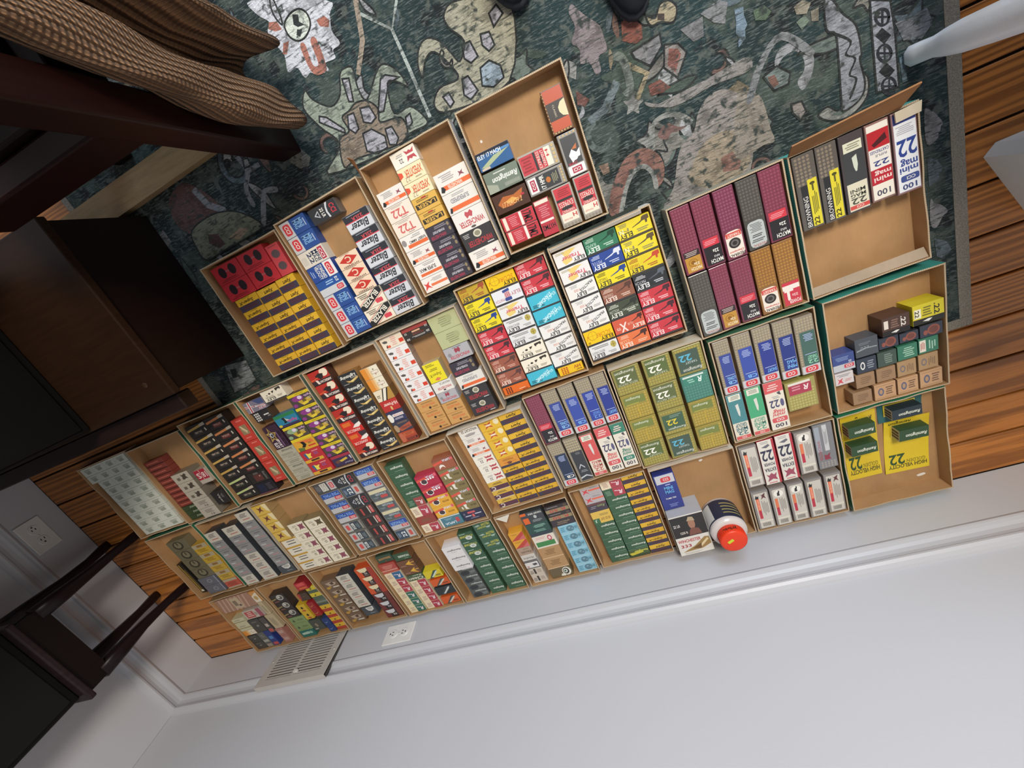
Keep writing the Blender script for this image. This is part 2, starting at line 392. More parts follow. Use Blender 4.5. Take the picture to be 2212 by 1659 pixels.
RUG=[
('b2b6c2',0,(1504,1601,1499,1581,1516,1558,1503,1548,1504,1527,1511,1502,1501,1476,1523,1474,1528,1453,1544,1455,1555,1446,1581,1442,1581,1455,1605,1453,1608,1466,1627,1469,1623,1493,1634,1516,1640,1536)),
('b6c2b4',1,(1541,1542,1562,1551,1583,1549,1593,1536,1589,1519,1570,1508,1551,1509,1539,1523)),
('1d2327',0,(1565,1548,1576,1543,1571,1533,1579,1524,1564,1527,1558,1534)),
('1d2327',0,(1560,1525,1570,1520,1559,1512,1554,1518)),
('a3573e',0,(1550,1500,1561,1499,1556,1464,1568,1461,1574,1498,1587,1496,1581,1451,1570,1443,1551,1448,1546,1467)),
('a3573e',0,(1514,1559,1530,1553,1532,1538,1518,1541,1507,1550)),
('a3573e',0,(1521,1519,1534,1517,1517,1501,1509,1505)),
('a3573e',0,(1604,1520,1622,1519,1628,1508,1620,1500,1605,1509)),
('8c7a66',0,(1697,1510,1675,1450,1636,1407,1629,1413,1666,1455,1687,1513)),
('8e9a96',0,(1691,1492,1734,1445,1762,1479,1766,1475,1733,1440,1687,1488)),
('8e9a96',0,(1736,1443,1737,1371,1736,1283,1729,1283,1730,1371,1730,1443)),
('7d8a78',1,(1613,1431,1628,1424,1620,1391,1627,1366,1677,1402,1700,1395,1713,1372,1716,1350,1699,1366,1680,1371,1667,1321,1703,1318,1721,1292,1720,1275,1679,1276,1651,1266,1633,1265,1473,1284,1529,1321,1507,1368,1494,1410,1515,1435,1521,1415,1550,1388,1579,1397,1598,1426)),
('7c6a56',1,(1602,1371,1626,1364,1640,1342,1632,1320,1676,1309,1675,1278,1647,1268,1551,1283,1514,1281,1533,1329,1561,1334,1561,1361,1581,1365)),
('918f9c',1,(1517,1384,1530,1376,1554,1342,1552,1334,1511,1375)),
('918f9c',1,(1574,1360,1588,1358,1583,1329,1572,1325,1563,1338)),
('918f9c',1,(1605,1359,1625,1354,1628,1331,1613,1326,1599,1335)),
('918f9c',1,(1586,1318,1608,1317,1628,1294,1622,1274,1597,1272,1577,1286)),
('918f9c',1,(1635,1305,1650,1303,1653,1279,1642,1270,1629,1276)),
('918f9c',1,(1671,1384,1683,1386,1707,1371,1682,1370,1649,1334,1636,1336)),
('918f9c',1,(1685,1305,1697,1307,1694,1291,1679,1285)),
('918f9c',1,(1598,1418,1612,1413,1599,1375,1590,1379)),
('8d8a72',1,(1837,1420,1869,1426,1957,1384,1906,1270,1777,1275,1750,1296,1773,1319,1814,1317,1814,1337,1793,1375,1771,1373,1751,1350,1752,1371,1768,1395,1789,1401,1809,1387,1821,1362,1831,1341,1853,1366,1835,1398)),
('918f9c',1,(1846,1362,1863,1361,1867,1333,1850,1329,1841,1341)),
('918f9c',1,(1886,1362,1903,1358,1904,1335,1890,1331,1882,1345)),
('7e94a6',1,(1863,1314,1884,1318,1901,1301,1899,1281,1874,1275,1854,1286)),
('918f9c',1,(1822,1313,1835,1313,1843,1283,1823,1275,1814,1288)),
('918f9c',1,(1773,1303,1787,1305,1790,1286,1779,1281)),
('918f9c',1,(1914,1383,1932,1389,1938,1372,1914,1361)),
('75696c',0,(2058,1329,2072,1307,2093,1279,2095,1260,2094,1237,2077,1234,2074,1212,2063,1209,2058,1231,2042,1238,2048,1259,2038,1275,2052,1295,2049,1318)),
('7e3c2c',0,(2131,1265,2149,1267,2163,1245,2159,1225,2144,1223,2124,1238)),
('8c7e5c',1,(2174,1255,2188,1245,2201,1260,2217,1259,2227,1244,2221,1229,2212,1226,2194,1235,2178,1237)),
('3a2c28',0,(2194,1249,2205,1244,2202,1234,2191,1240)),
('6e6e72',1,(2134,1214,2189,1219,2188,1200,2160,1179,2137,1202)),
('6e6e72',0,(2224,1209,2265,1211,2260,1181,2241,1181)),
('6a6c70',0,(2262,1216,2295,1222,2309,1212,2298,1183,2281,1193)),
('79706a',1,(2192,1199,2215,1191,2226,1171,2201,1139,2182,1165)),
('7c4234',0,(2198,1190,2213,1183,2216,1172,2199,1149,2189,1166)),
('703828',0,(2147,1150,2170,1151,2185,1130,2168,1128,2147,1132)),
('77726e',0,(2134,1127,2155,1114,2181,1114,2241,1114,2284,1117,2324,1117,2323,1095,2255,1100,2211,1096,2181,1097,2161,1105,2138,1117)),
('7c746e',0,(2116,931,2143,957,2165,1006,2180,1026,2206,1040,2221,1067,2243,1085,2272,1086,2304,1061,2313,1045,2289,924,2211,917,2124,908)),
('86765c',0,(2186,979,2216,1010,2257,1017,2294,991,2287,934,2213,926,2175,956)),
('7c5040',0,(2242,972,2265,975,2277,951,2270,937,2241,945)),
('7c4c3c',0,(2007,959,2023,1001,2058,1041,2081,1053,2109,1052,2131,1031,2137,1005,2127,978,2109,972,2113,1003,2100,1022,2076,1019,2051,988,2030,954)),
('6c4840',0,(2140,1062,2162,1075,2180,1060,2196,1055,2178,1053,2165,1055,2154,1047)),
('5e788e',0,(2317,1197,2332,1194,2326,1146,2312,1138,2316,1165)),
('8c6a50',0,(2016,1058,2035,1056,2033,1038,2019,1038)),
('6c3c30',0,(2019,1201,2038,1176,2026,1169,2013,1177)),
('8c7c54',0,(2124,1203,2156,1170,2125,1134,2118,1141,2146,1170,2117,1196)),
('5f6a62',0,(2110,1227,2124,1209,2123,1162,2109,1148,2099,1159,2109,1166,2110,1206,2099,1218)),
('58686e',0,(2023,1147,2057,1155,2090,1187,2101,1176,2065,1142,2027,1132)),
('7c7e78',0,(2026,956,2049,995,2073,1021,2102,1024,2116,1000,2116,971,2107,971,2108,997,2097,1016,2077,1013,2056,990,2034,952)),
('787a74',0,(2121,1046,2123,1069,2140,1090,2166,1093,2192,1081,2209,1060,2202,1054,2186,1074,2164,1084,2144,1082,2132,1066,2130,1046)),
('767b86',1,(2458,1144,2470,1138,2483,1111,2501,1084,2505,1039,2501,1030,2505,987,2493,965,2465,958,2464,978,2468,1050,2468,1086,2455,1099)),
('7f8592',1,(2526,1111,2556,1096,2559,1047,2558,958,2522,964,2524,1059)),
('10141d',0,(2540,1062,2553,1044,2541,1035,2528,1054)),
('10141d',0,(2542,1005,2554,987,2541,978,2528,996)),
('5d6c6a',1,(2343,1074,2368,1081,2388,1060,2382,1044,2357,1044)),
('704636',0,(2350,1070,2362,1069,2367,1051,2354,1049)),
('7c745f',0,(2410,1156,2424,1160,2437,1150,2428,1137,2412,1143)),
('7c745f',0,(2435,1137,2448,1138,2445,1118,2434,1122)),
('5a6e5c',0,(2410,1132,2424,1137,2431,1125,2417,1117)),
('587488',0,(2319,1189,2329,1192,2333,1165,2318,1150,2312,1160)),
('435c42',0,(2346,1180,2364,1182,2374,1166,2363,1158,2347,1165)),
('666a70',0,(2560,1060,2584,1056,2609,1061,2617,1033,2599,1017,2571,1026)),
('7c7e82',0,(2599,901,2621,867,2618,851,2603,850,2595,841)),
('7c7264',0,(2290,1055,2305,1068,2330,1049,2337,1021,2339,987,2342,960,2321,961,2269,959)),
('79706a',1,(2381,1009,2399,1006,2404,986,2392,975,2381,993)),
('15191c',0,(2470,1087,2492,1064,2482,1048,2496,1034,2484,1013,2494,1001,2481,975,2477,976,2490,1001,2480,1013,2492,1034,2478,1047,2488,1063,2467,1084)),
('161b28',0,(2554,1072,2550,1064,2540,1063,2532,1071,2529,1082,2534,1091,2544,1091,2552,1084,2554,1073,2550,1072,2548,1081,2542,1087,2537,1087,2534,1082,2536,1073,2542,1067,2547,1067,2550,1074)),
('161b28',0,(2534,1083,2551,1075,2550,1072,2532,1080)),
('161b28',0,(2545,1087,2543,1067,2539,1068,2541,1088)),
('161b28',0,(2553,1015,2548,1007,2538,1006,2530,1014,2527,1026,2532,1035,2542,1036,2550,1028,2553,1017,2548,1016,2546,1025,2540,1032,2535,1032,2532,1026,2534,1017,2540,1010,2546,1010,2549,1017)),
('161b28',0,(2532,1027,2550,1018,2549,1015,2530,1024)),
('161b28',0,(2543,1031,2541,1010,2538,1011,2539,1032)),
('161b28',0,(2555,960,2550,951,2540,950,2532,959,2529,971,2534,980,2545,981,2553,972,2555,961,2551,960,2549,970,2543,977,2537,977,2534,970,2536,961,2542,954,2548,954,2551,962)),
('161b28',0,(2534,971,2552,963,2551,960,2532,968)),
('161b28',0,(2545,976,2543,954,2540,955,2542,977)),
('4f6c7e',0,(2570,1004,2572,961,2564,961,2562,1003)),
('6c7074',0,(2308,1051,2339,1101,2385,1129,2430,1081,2421,1073,2382,1117,2348,1093,2318,1045)),
('7a7779',0,(2595,733,2601,723,2611,716,2623,698,2614,690,2602,672,2592,684)),
('7a7779',0,(2595,899,2605,896,2616,880,2623,864,2615,857,2614,842,2595,839)),
('4e5e69',0,(2594,815,2610,803,2619,785,2610,765,2594,758)),
('4e5e69',0,(2597,651,2618,637,2626,615,2612,602,2599,610)),
('6d6a5a',0,(1421,1360,1444,1353,1455,1329,1442,1317,1420,1320,1404,1343)),
('77746c',1,(1309,1391,1321,1387,1318,1373,1301,1374)),
('5a3430',0,(1136,1412,1164,1396,1184,1367,1207,1319,1238,1285,1255,1256,1082,1317,1078,1390)),
('6a6c6c',0,(1303,1407,1309,1365,1282,1336,1277,1303,1266,1305,1272,1341,1298,1368,1293,1406)),
('6a6c6c',0,(1304,1371,1338,1371,1338,1362,1304,1361)),
('75767a',0,(1264,1264,1304,1316,1324,1321,1346,1314,1343,1303,1323,1309,1312,1308,1273,1257)),
('70747a',0,(1167,1393,1176,1354,1206,1328,1195,1316,1162,1346,1151,1389)),
('66694f',1,(1092,1322,1165,1329,1226,1309,1264,1261,1217,1253,1151,1253,1080,1253,1076,1288)),
('4a2624',0,(1123,1298,1146,1291,1151,1264,1130,1262,1113,1280)),
('947654',0,(1167,1271,1210,1278,1228,1267,1192,1257)),
('6e7474',1,(933,1012,1004,1002,993,942,961,936,905,933,916,972)),
('1a1c1e',0,(940,996,959,993,946,970,931,971)),
('3d473a',0,(848,1009,880,1001,882,952,839,954)),
]
# ---- printed designs: coordinates are fractions of the top face (x to the east, y towards the wall)
DK='2e2c30'; WH='e8e6e0'; CR='e6d8bd'
def LN(x0,y0,x1,y1,n,c): return ('l',x0,y0,x1,y1,n,c)
def R(x0,y0,x1,y1,c): return ('r',x0,y0,x1,y1,c)
def T(s,x0,y0,x1,y1,c,st=''): return ('t',s,x0,y0,x1,y1,c,st)
def E(cx,cy,rx,ry,c): return ('e',cx,cy,rx,ry,c)
def PG(c,*pts): return ('p',pts,c)
def Q(x0,y0,x1,y1,c): return ('q',x0,y0,x1,y1,c)
def G(x0,y0,x1,y1,nx,ny,c): return ('g',x0,y0,x1,y1,nx,ny,c)
def TD(s,cx,cy,l,h,a,c,st=''): return ('d',s,cx,cy,l,h,a,c,st)
D={}
def A(k,desc,base,*el,side=None,rough=.42,plastic=False): D[k]=(desc,base,el,side or base,rough,plastic)
def GUN(x0,y0,x1,y1,c):
    pts=[(1,.02),(1,.55),(.9,.6),(.86,1),(.76,1),(.76,.6),(.6,.62),(.45,.78),(.0,1),(.0,.93),(.42,.62),(.55,.5),(.62,.1),(.72,.02)]
    return ('p',tuple((x0+(x1-x0)*a,y0+(y1-y0)*b) for a,b in pts),c)
def EL(k,desc,base,wc,sub,sc,sil,*ex,strip='3b393b'):
    el=[R(0,.88,1,1,strip),T('ELEY',.03,.58,.42,.86,wc,'b')]
    if sub: el.append(T(sub,.03,.36,.34,.54,sc))
    if sil: el.append(GUN(.45,.04,.97,.46,sil))
    el.append(LN(.04,.06,.38,.28,3,sc)); el.append(LN(.55,.6,.92,.8,2,sc))
    A(k,desc,base,*el,*ex)
A('redu','red carton with two dark oval print marks','bd2f38',E(.32,.42,.13,.3,'2a1c22'),E(.70,.42,.13,.3,'2a1c22'),R(.44,.38,.58,.46,'a85a60'),LN(.1,.78,.9,.95,2,'8c2028'))
A('redo','narrow pale red carton with two grey ovals','c8484e',E(.5,.3,.33,.13,'5c4c50'),E(.5,.7,.33,.13,'5c4c50'),LN(.1,.02,.9,.1,1,'a03a40'))
A('sx','yellow and navy carton with long italic word','d9a92e',R(0,.52,1,1,'413c4c'),R(.2,.58,.85,.9,'4e3440'),T('Super-X',.08,.16,.78,.47,'3a3018','bi'),LN(.25,.03,.8,.1,1,'8a6c28'))
A('xpert','yellow and navy carton with short italic word','dbae34',R(0,.52,1,1,'413c4c'),R(.15,.58,.8,.9,'4e3440'),T('Xpert',.3,.14,.78,.49,'2e2616','bi'),LN(.3,.03,.85,.1,1,'8a6c28'))
RC='cf3d46'
A('ccimm','blue and silver carton with red badge','2f4f92',R(0,0,.4,1,'c6c6ca'),Q(.08,.15,.34,.85,RC),T('CCI',.14,.25,.28,.75,WH,'Rbi'),T('MINI',.66,.18,.86,.7,'86b4e0','Rb'),T('MAG',.5,.18,.66,.7,'86b4e0','Rb'),LN(.88,.2,.96,.8,1,'9fb0d0'))
A('cciw','white carton with maroon badge and dark 22','d8d2c6',R(.78,.1,.96,.9,'b03a50'),T('CCI',.81,.2,.92,.8,WH,'Rb'),T('MINI',.63,.15,.76,.85,'33405e','Rb'),T('MAG',.5,.15,.62,.85,'33405e','Rb'),T('22',.32,.15,.48,.85,'33405e','Rb'),Q(.04,.3,.24,.8,'c9c3b8'))
A('ccisv','blue carton with stacked white capitals','2c4c96',R(.64,0,1,1,'e4e1e2'),Q(.7,.1,.9,.9,RC),T('CCI',.74,.2,.85,.8,WH,'Rb'),T('STANDARD',.44,.05,.58,.95,WH,'Rb'),T('VELOCITY',.28,.05,.42,.95,WH,'Rb'),LN(.06,.2,.2,.8,2,'8fa6d4'))
A('ccibw','half blue half silver carton with 22','2d559c',R(0,.52,1,1,'c7cace'),T('22',.76,.1,.88,.4,WH,'b'),Q(.68,.6,.94,.92,RC),T('CCI',.73,.67,.89,.85,WH,'b'),LN(.3,.12,.7,.4,2,'9cc0e8'))
A('cciblk','charcoal carton with silver arc and triangle','34363b',T('CCI',.74,.2,.92,.8,'c84048','Rb'),PG('c9ccd2',(.66,.02),(.74,.02),(.66,.3),(.63,.6),(.66,.98),(.6,.98),(.57,.6),(.6,.3)),T('22 LR',.4,.2,.52,.8,WH,'Rb'),PG('b9bcc4',(.14,.5),(.32,.25),(.32,.75)),PG('34363b',(.2,.5),(.3,.35),(.3,.65)),side='6a6460')
A('cg','cream carton with red lettered diamond','ead0b4',PG('c33b32',(.08,.45),(.5,.08),(.92,.45),(.5,.82)),T('C',.38,.22,.62,.68,'ead0b4','b'),T('HYSPEED',.15,.84,.85,.97,'5a3434','b'),LN(.2,.01,.8,.07,1,'9a7a68'),side='3d3f66')
A('blzc','cream carton with black slanted word band','eadfc9',PG('2b2a2c',(.0,.72),(.0,1),(.2,1),(1,.3),(1,.0),(.82,.0)),PG('d49a90',(.24,1),(.3,1),(1,.4),(1,.33)),PG('d49a90',(0,.62),(0,.68),(.77,.0),(.7,0)),TD('BLAZER',.48,.5,.78,.3,-24,'e8e0d0','b'),Q(.62,.62,.9,.88,'cf4a54'),LN(.06,.06,.5,.36,3,'75685c'))
A('blz','silver and black carton with large italic word','cdcfd4',R(0,0,1,.4,'2f3238'),R(0,.4,1,.45,'cc4450'),T('Blazer',.12,.5,.86,.92,'33353c','bi'),T('22LR',.3,.2,.75,.38,'cc5058','b'),LN(.1,.05,.9,.14,1,'8a8e98'))
OR='dd6a3c'
A('wor','white carton with orange rider band','e3ddd5',R(.14,.62,1,.84,OR),T('WINCHESTER',.28,.64,.74,.82,'f0d8c8','b'),PG(DK,(.04,.86),(.1,.6),(.16,.64),(.2,.78),(.13,.92)),LN(.1,.1,.62,.46,4,'a9a5a4'),PG('8a4858',(.72,.28),(.78,.34),(.86,.26),(.83,.38),(.88,.5),(.78,.44),(.7,.52),(.74,.4)))
A('t22','cream carton with large red capital and 22','e7dacb',T('T22',.18,.28,.8,.82,'cc6a66','b'),LN(.12,.04,.8,.2,2,'b3a8a0'),LN(.4,.86,.75,.94,1,'8f8884'))
A('rab','white carton with rabbit sketch and orange band','e6e1d9',R(.2,.62,1,.86,OR),T('RABBIT AMMO',.3,.4,.96,.6,'4a4648','b'),E(.1,.4,.09,.22,'8f8a88'),LN(.4,.08,.95,.3,2,'aaa6a4'))
A('smax','white carton with black capitals above orange band','e6e1da',R(.12,.68,1,.88,OR),T('SUPER MAX',.14,.34,.82,.6,'3c3a3e','b'),LN(.3,.06,.9,.24,2,'a5a2a2'))
A('wx','white carton with red X and orange band','e8e1da',PG('d24a44',(.04,.3),(.14,.42),(.3,.25),(.22,.5),(.32,.8),(.18,.66),(.02,.86),(.1,.54)),R(.32,.5,1,.68,'e0764e'),LN(.36,.14,.94,.4,3,'aaa6a4'))
A('sxw','white carton with crimson X and 22','e9e3d6',PG('b54a52',(.55,.16),(.68,.28),(.75,.2),(.82,.28),(.95,.14),(.88,.48),(.95,.84),(.82,.7),(.75,.78),(.68,.7),(.55,.86),(.62,.48)),R(.62,.42,.9,.54,'e9e3d6'),T('22',.26,.5,.42,.78,'6a6468','b'),LN(.16,.2,.48,.42,2,'aaa3a0'))
A('xped','cream carton with slanted red word','ecdcb4',T('XPEDITER',.26,.2,.96,.68,'cc6444','bi'),PG('d8543c',(.0,.15),(.16,.25),(.16,.5),(.0,.62)),T('22',.18,.62,.4,.92,'9a8f80','i'),LN(.5,.78,.85,.92,1,'a89c84'))
A('laser','gold carton with black lettered bar','d8ac54',R(.06,.4,.94,.74,'3a342c'),T('LASER',.12,.45,.88,.7,'d8ac54','b'),LN(.1,.1,.8,.3,2,'7c6434'),R(.4,.06,.6,.16,'a83a34'))
A('wblk','plum black carton with red lettering','3d3943',T('WINCHESTER',.06,.66,.7,.9,'a83c50','bi'),T('POWER-POINT',.2,.38,.7,.56,'c9c6cc','b'),LN(.3,.08,.86,.3,2,'8e8a92'),E(.9,.25,.05,.14,'8c7c60'),E(.92,.6,.05,.14,'8c7c60'))
A('wblk2','black carton with cream seal and red lettering','39373a',T('WINCHESTER',.14,.52,.9,.82,'b03a40','bi'),E(.52,.25,.13,.2,'cfc9b4'),E(.52,.25,.09,.13,'8c8874'),LN(.06,.1,.3,.34,3,'aaa6a4'),LN(.66,.86,.95,.96,1,'cac6c4'))
A('wsup','white carton with grey capitals above orange band','dedad2',R(.12,.66,1,.88,OR),T('SUPERSPEED',.18,.28,.76,.5,'82808a','b'),LN(.2,.08,.7,.22,2,'a9a7aa'),PG(DK,(.03,.9),(.09,.66),(.15,.72),(.1,.94)))
A('wred','white carton with red serif lettering','e2dcd6',T('WINCHESTER',.12,.5,.9,.8,'b8484c','b'),PG('b8525a',(.42,.08),(.5,.16),(.58,.06),(.64,.2),(.58,.42),(.5,.34),(.42,.44),(.38,.22)),E(.5,.9,.08,.06,'5a5450'))
A('eleyb','blue carton with pale streak print','3f6594',PG('a9b490',(.05,.8),(.5,.4),(.98,.3),(.6,.6),(.2,.9)),PG('5c8cc0',(.5,.1),(1,.0),(1,.3),(.6,.3)),R(0,0,1,.18,'2f3440'),T('ELEY 17 MACH',.04,.12,.74,.36,'dfe4ea','Ub'),R(.05,.86,.3,.98,'c9b8a4'),rough=.2)
A('remg','grey green carton with white script','6f7b6e',T('Remington',.2,.26,.95,.62,'e4e6e0','bi'),LN(.2,.1,.8,.2,1,'c8ccc4'),PG('9aa090',(.0,.5),(.3,.7),(.3,1),(0,1)),R(.5,.74,.95,.92,'8a9084'))
A('fire','dark carton with orange flame print','46291e',PG('b0612c',(.1,.5),(.3,.2),(.6,.3),(.9,.15),(.8,.6),(.5,.8),(.2,.75)),PG('d8a050',(.3,.5),(.55,.38),(.7,.55),(.5,.66)),T('17 MACH 2',.2,.5,.8,.76,'e0b878','Ui'),R(.8,.4,.9,.5,'b03040'))
A('hm2','crimson clear-cased pack with white stripe','bd3440',R(.06,.06,.16,.94,'e3d4c4'),R(.56,.04,.64,.96,'e6dcd2'),T('17M2',.66,.1,.92,.9,'2a2024','Rb'),LN(.2,.15,.5,.85,6,'d88088'),side='8b8884',plastic=True)
A('hm2v','upright crimson clear-cased pack with white stripe','b43442',R(.06,.02,.94,.12,'e3d4c4'),R(.06,.56,.94,.62,'e6dcd2'),T('H17M2',.08,.7,.92,.84,'2a2024','b'),LN(.15,.18,.85,.5,6,'d08088'),side='8b8884',plastic=True)
HE=(R(.08,.03,.92,.3,'c03a44'),LN(.2,.08,.85,.26,4,'8e2830'),R(.08,.3,.92,.36,DK),R(.08,.36,.92,.66,'bb3640'),T('EXPRESS',.14,.38,.86,.5,'e8d8cc'),E(.5,.54,.3,.045,DK),T('VARMINT',.16,.58,.86,.65,'e8d8cc'),R(.08,.66,.92,.88,'e6d9c6'),T('H',.66,.7,.88,.8,'b83038','b'),T('Hornady',.14,.78,.6,.84,'b83038','i'),G(.04,.9,.96,.99,5,1,'8d867a'))
A('horn','upright clear pack with red and cream label','a39d94',*HE,plastic=True)
A('hornr','clear pack lying crosswise with red and cream label','a39d94',R(.03,.08,.4,.92,'b93a44'),LN(.06,.16,.36,.84,5,'8e2830'),R(.4,.08,.46,.92,DK),R(.46,.08,.7,.92,'bb3640'),T('EXPRESS',.48,.12,.56,.88,'e8d8cc','L'),T('VARMINT',.6,.12,.68,.88,'e8d8cc','L'),E(.58,.5,.02,.25,DK),R(.7,.08,.86,.92,'e6d9c6'),T('H',.73,.2,.8,.5,'b83038','Lb'),G(.88,.04,.98,.96,1,5,'c0a878'),plastic=True)
A('cci17','clear pack with black label and maroon badge','8f8b86',R(.04,.1,.26,.9,'e6e2dd'),R(.09,.2,.22,.8,'a8324a'),T('CCI',.12,.28,.19,.72,WH,'Lb'),R(.26,.1,.86,.9,'33353a'),T('17 HMR',.34,.14,.46,.86,WH,'Lb'),E(.56,.5,.06,.15,'b86a2c'),LN(.66,.2,.82,.8,4,'8e8c70'),G(.88,.05,.98,.95,1,6,'c0a878'),plastic=True)
A('cci17v','upright clear pack with black label and white splash','8f8b86',R(.1,.08,.9,.74,'3c3e42'),PG('ecebe6',(.3,.52),(.5,.4),(.7,.5),(.9,.42),(.85,.6),(.6,.62),(.4,.7)),E(.55,.6,.16,.06,'ecebe6'),PG('b86a3c',(.5,.4),(.8,.3),(.75,.42)),R(.08,.76,.92,.98,'e6e2dd'),R(.26,.8,.76,.94,'a8324a'),T('CCI',.33,.83,.69,.91,WH,'b'),T('17HMR',.15,.68,.6,.74,'b03a48','b'),G(.05,.01,.95,.07,5,1,'c0a878'),plastic=True)
A('fedor','clear pack with orange ends and cream half moon','6a4a38',R(.06,.02,.94,.3,'b04a30'),R(.06,.3,.94,.7,'2e2a2a'),PG('d8c8a0',(.94,.32),(.72,.36),(.58,.46),(.58,.56),(.7,.66),(.94,.7)),T('CLASSIC',.34,.36,.42,.64,'c8bca0','R'),R(.06,.7,.94,.94,'b54e30'),G(.0,.02,.06,.98,1,12,'c0a060'),G(.06,.94,.94,.99,6,1,'c0a060'),plastic=True)
EL('eyg','gold carton with red rifleman print','c3a436',DK,'SPORT','9c4c34','a5533a')
EL('eyp','bright yellow carton with blue pistol print','e6d32c',DK,'TARGET','6c6428','2b468e')
EL('ten','red carton with dark rifleman print','c43c46','f0d4d4','TENEX','eebcc0','4a2c34')
EL('ebr','brown carton with dark rifleman print','9a5a48','ecd8c8','SPORT','d8a898','5c3c38')
A('eor','orange carton with black dot grid','dc6a24',*[E(.13+.09*i,.2+.2*j,.032,.08,'3c1c18') for i in range(3) for j in range(4)],T('ELEY',.7,.8,.92,.92,'5a2c1c','b'),R(.6,.62,.84,.74,'e8b088'))
def scor(k): A(k,'golden carton with target ring print','ecc21c',R(0,.88,1,1,'3b393b'),T('SCORPION',.06,.3,.93,.58,'cc7018','i'),T('ELEY',.52,.6,.96,.84,'33291c','b'),E(.28,.36,.16,.3,'b89620'),E(.28,.36,.14,.27,'ecc21c'),R(.12,.35,.44,.37,'b89620'),R(.275,.06,.285,.66,'b89620'),T('50',.06,.7,.14,.84,'5a4818','b'))
scor('scor')
A('ematch','white carton with striped shield print','dfe0e4',R(0,.88,1,1,'3b393b'),PG('3c4c8c',(.38,.08),(.62,.02),(.62,.2),(.38,.24)),PG('d2a4a8',(.42,.24),(.6,.22),(.62,.56),(.5,.66),(.4,.56)),R(.44,.26,.46,.6,'b05864'),R(.5,.26,.52,.62,'b05864'),R(.56,.26,.58,.58,'b05864'),Q(.38,.6,.62,.82,'3c4c8c'),T('ELEY',.64,.34,.96,.56,'b05864'),T('MATCH',.04,.56,.36,.76,'b87480'))
A('etrain','white carton with yellow brush print','e2e0de',R(0,.88,1,1,'3b393b'),PG('e3c878',(.28,.1),(.6,.04),(.78,.1),(.5,.34),(.56,.7),(.3,.84),(.22,.6),(.36,.4)),T('Trainer',.22,.36,.86,.62,'cc5c6c','b'),T('ELEY',.58,.64,.96,.84,'3a3638','b'),LN(.06,.06,.4,.2,2,'b4a890'))
A('ebench','pale grey carton with gold crosshair disc','dcdcdc',R(0,.88,1,1,'3b393b'),E(.85,.28,.1,.22,'b8a858'),R(.76,.27,.94,.3,'847838'),R(.84,.08,.86,.48,'847838'),T('ELEY',.04,.6,.46,.85,'323034','b'),T('BENCHREST',.04,.4,.5,.55,'7a7878'),LN(.06,.08,.7,.28,2,'8c8a8a'),LN(.6,.62,.95,.8,2,'99989a'))
A('esil','cream carton with four animal silhouettes','ebe3d0',R(0,.9,1,1,'3b393b'),PG('3a332e',(.68,.1),(.92,.06),(.94,.2),(.88,.3),(.86,.2),(.76,.24),(.72,.34),(.68,.24)),PG('3a332e',(.48,.22),(.6,.2),(.56,.32),(.5,.4)),E(.36,.34,.05,.07,'3a332e'),PG('3a332e',(.18,.4),(.25,.36),(.24,.46)),T('ELEY',.1,.64,.52,.86,'323034','b'),T('SILHOUEX',.1,.5,.5,.62,'6a645c'),LN(.6,.62,.9,.8,2,'a09888'))
A('ecyan','cyan carton with slanted white block letters','45b4cc',R(0,.9,1,1,'3b393b'),TD('STANDARD',.52,.5,.62,.26,-24,'d8f0f4','b'),TD('ELEY',.78,.42,.36,.2,-24,'b4e2ea','b'),LN(.06,.62,.3,.84,3,'1d4654'),LN(.36,.7,.5,.84,2,'1d4654'))
A('eprac','white carton with slanted capitals and red 100','e4e2de',R(0,.88,1,1,'3b393b'),TD('PRACTICE',.68,.34,.52,.17,-22,'42444e','b'),T('100',.24,.34,.44,.5,'cc7a66'),T('ELEY',.26,.6,.62,.84,'323034','b'),LN(.12,.06,.46,.26,3,'b4b2b2'),LN(.64,.58,.94,.74,2,'a8a6a6'))
A('ehv','small yellow HV carton with orange dot grid','e8bc24',*[E(.16+.1*i,.18+.21*j,.04,.08,'b8481c') for i in range(3) for j in range(4)],T('HV',.64,.18,.92,.56,'a8501c','b'),T('ELEY',.7,.68,.94,.82,'6a3c1c','b'))
EL('erf','green carton with pistol print','36775a','dfe9e0','RAPID','b8d4c4','1d4436')
EL('epm','blue carton with pale pistol print','2d4790','e4e6f0','PISTOL','c0c8e4','d4d8e4')
EL('estd','brown carton with dark rifleman','8d5a48','ead8cc','STANDARD','dcc0b0','5a3c34')
EL('esub','dark olive carton with pale capitals','454c3e','dcdccf','HOLLOW','c4c8b8','2e3430',T('SUBSONIC',.45,.5,.96,.62,'c8ccbc'))
A('extra','orange red carton with large white X','cc5c44',R(0,.9,1,1,'3b393b'),T('X',.2,.28,.44,.86,'ecdcd4','b'),T('tra',.08,.5,.2,.7,'ecdcd4'),T('ELEY',.56,.6,.97,.84,'f0dcd0','b'),T('CLUB',.46,.4,.64,.54,'f0c8b8'),GUN(.6,.04,.97,.4,'4a2c2c'))
EL('eclub','orange carton with dark rifleman','dc7446','f2dccc','CLUB','eec0a4','4a302c')
EL('en','yellow carton with outlined N','e2d133',DK,'N','8c8460','5e4e36',T('N',.06,.34,.18,.62,'ece4b4','b'),strip='4a4338')
EL('eyr','yellow carton with red rifleman print','dcc62e',DK,'TARGET','a8582c','bf4a34')
EL('emat','black carton with grey rifleman','2f3236','e2e2e2','MATCH','c4c4c8','5c636c')
MAR='77384a'
def FM(k,desc,body,head,*lab): A(k,desc,body,G(.05,.02,.95,.66,6,14,head),*lab,rough=.3,plastic=True)
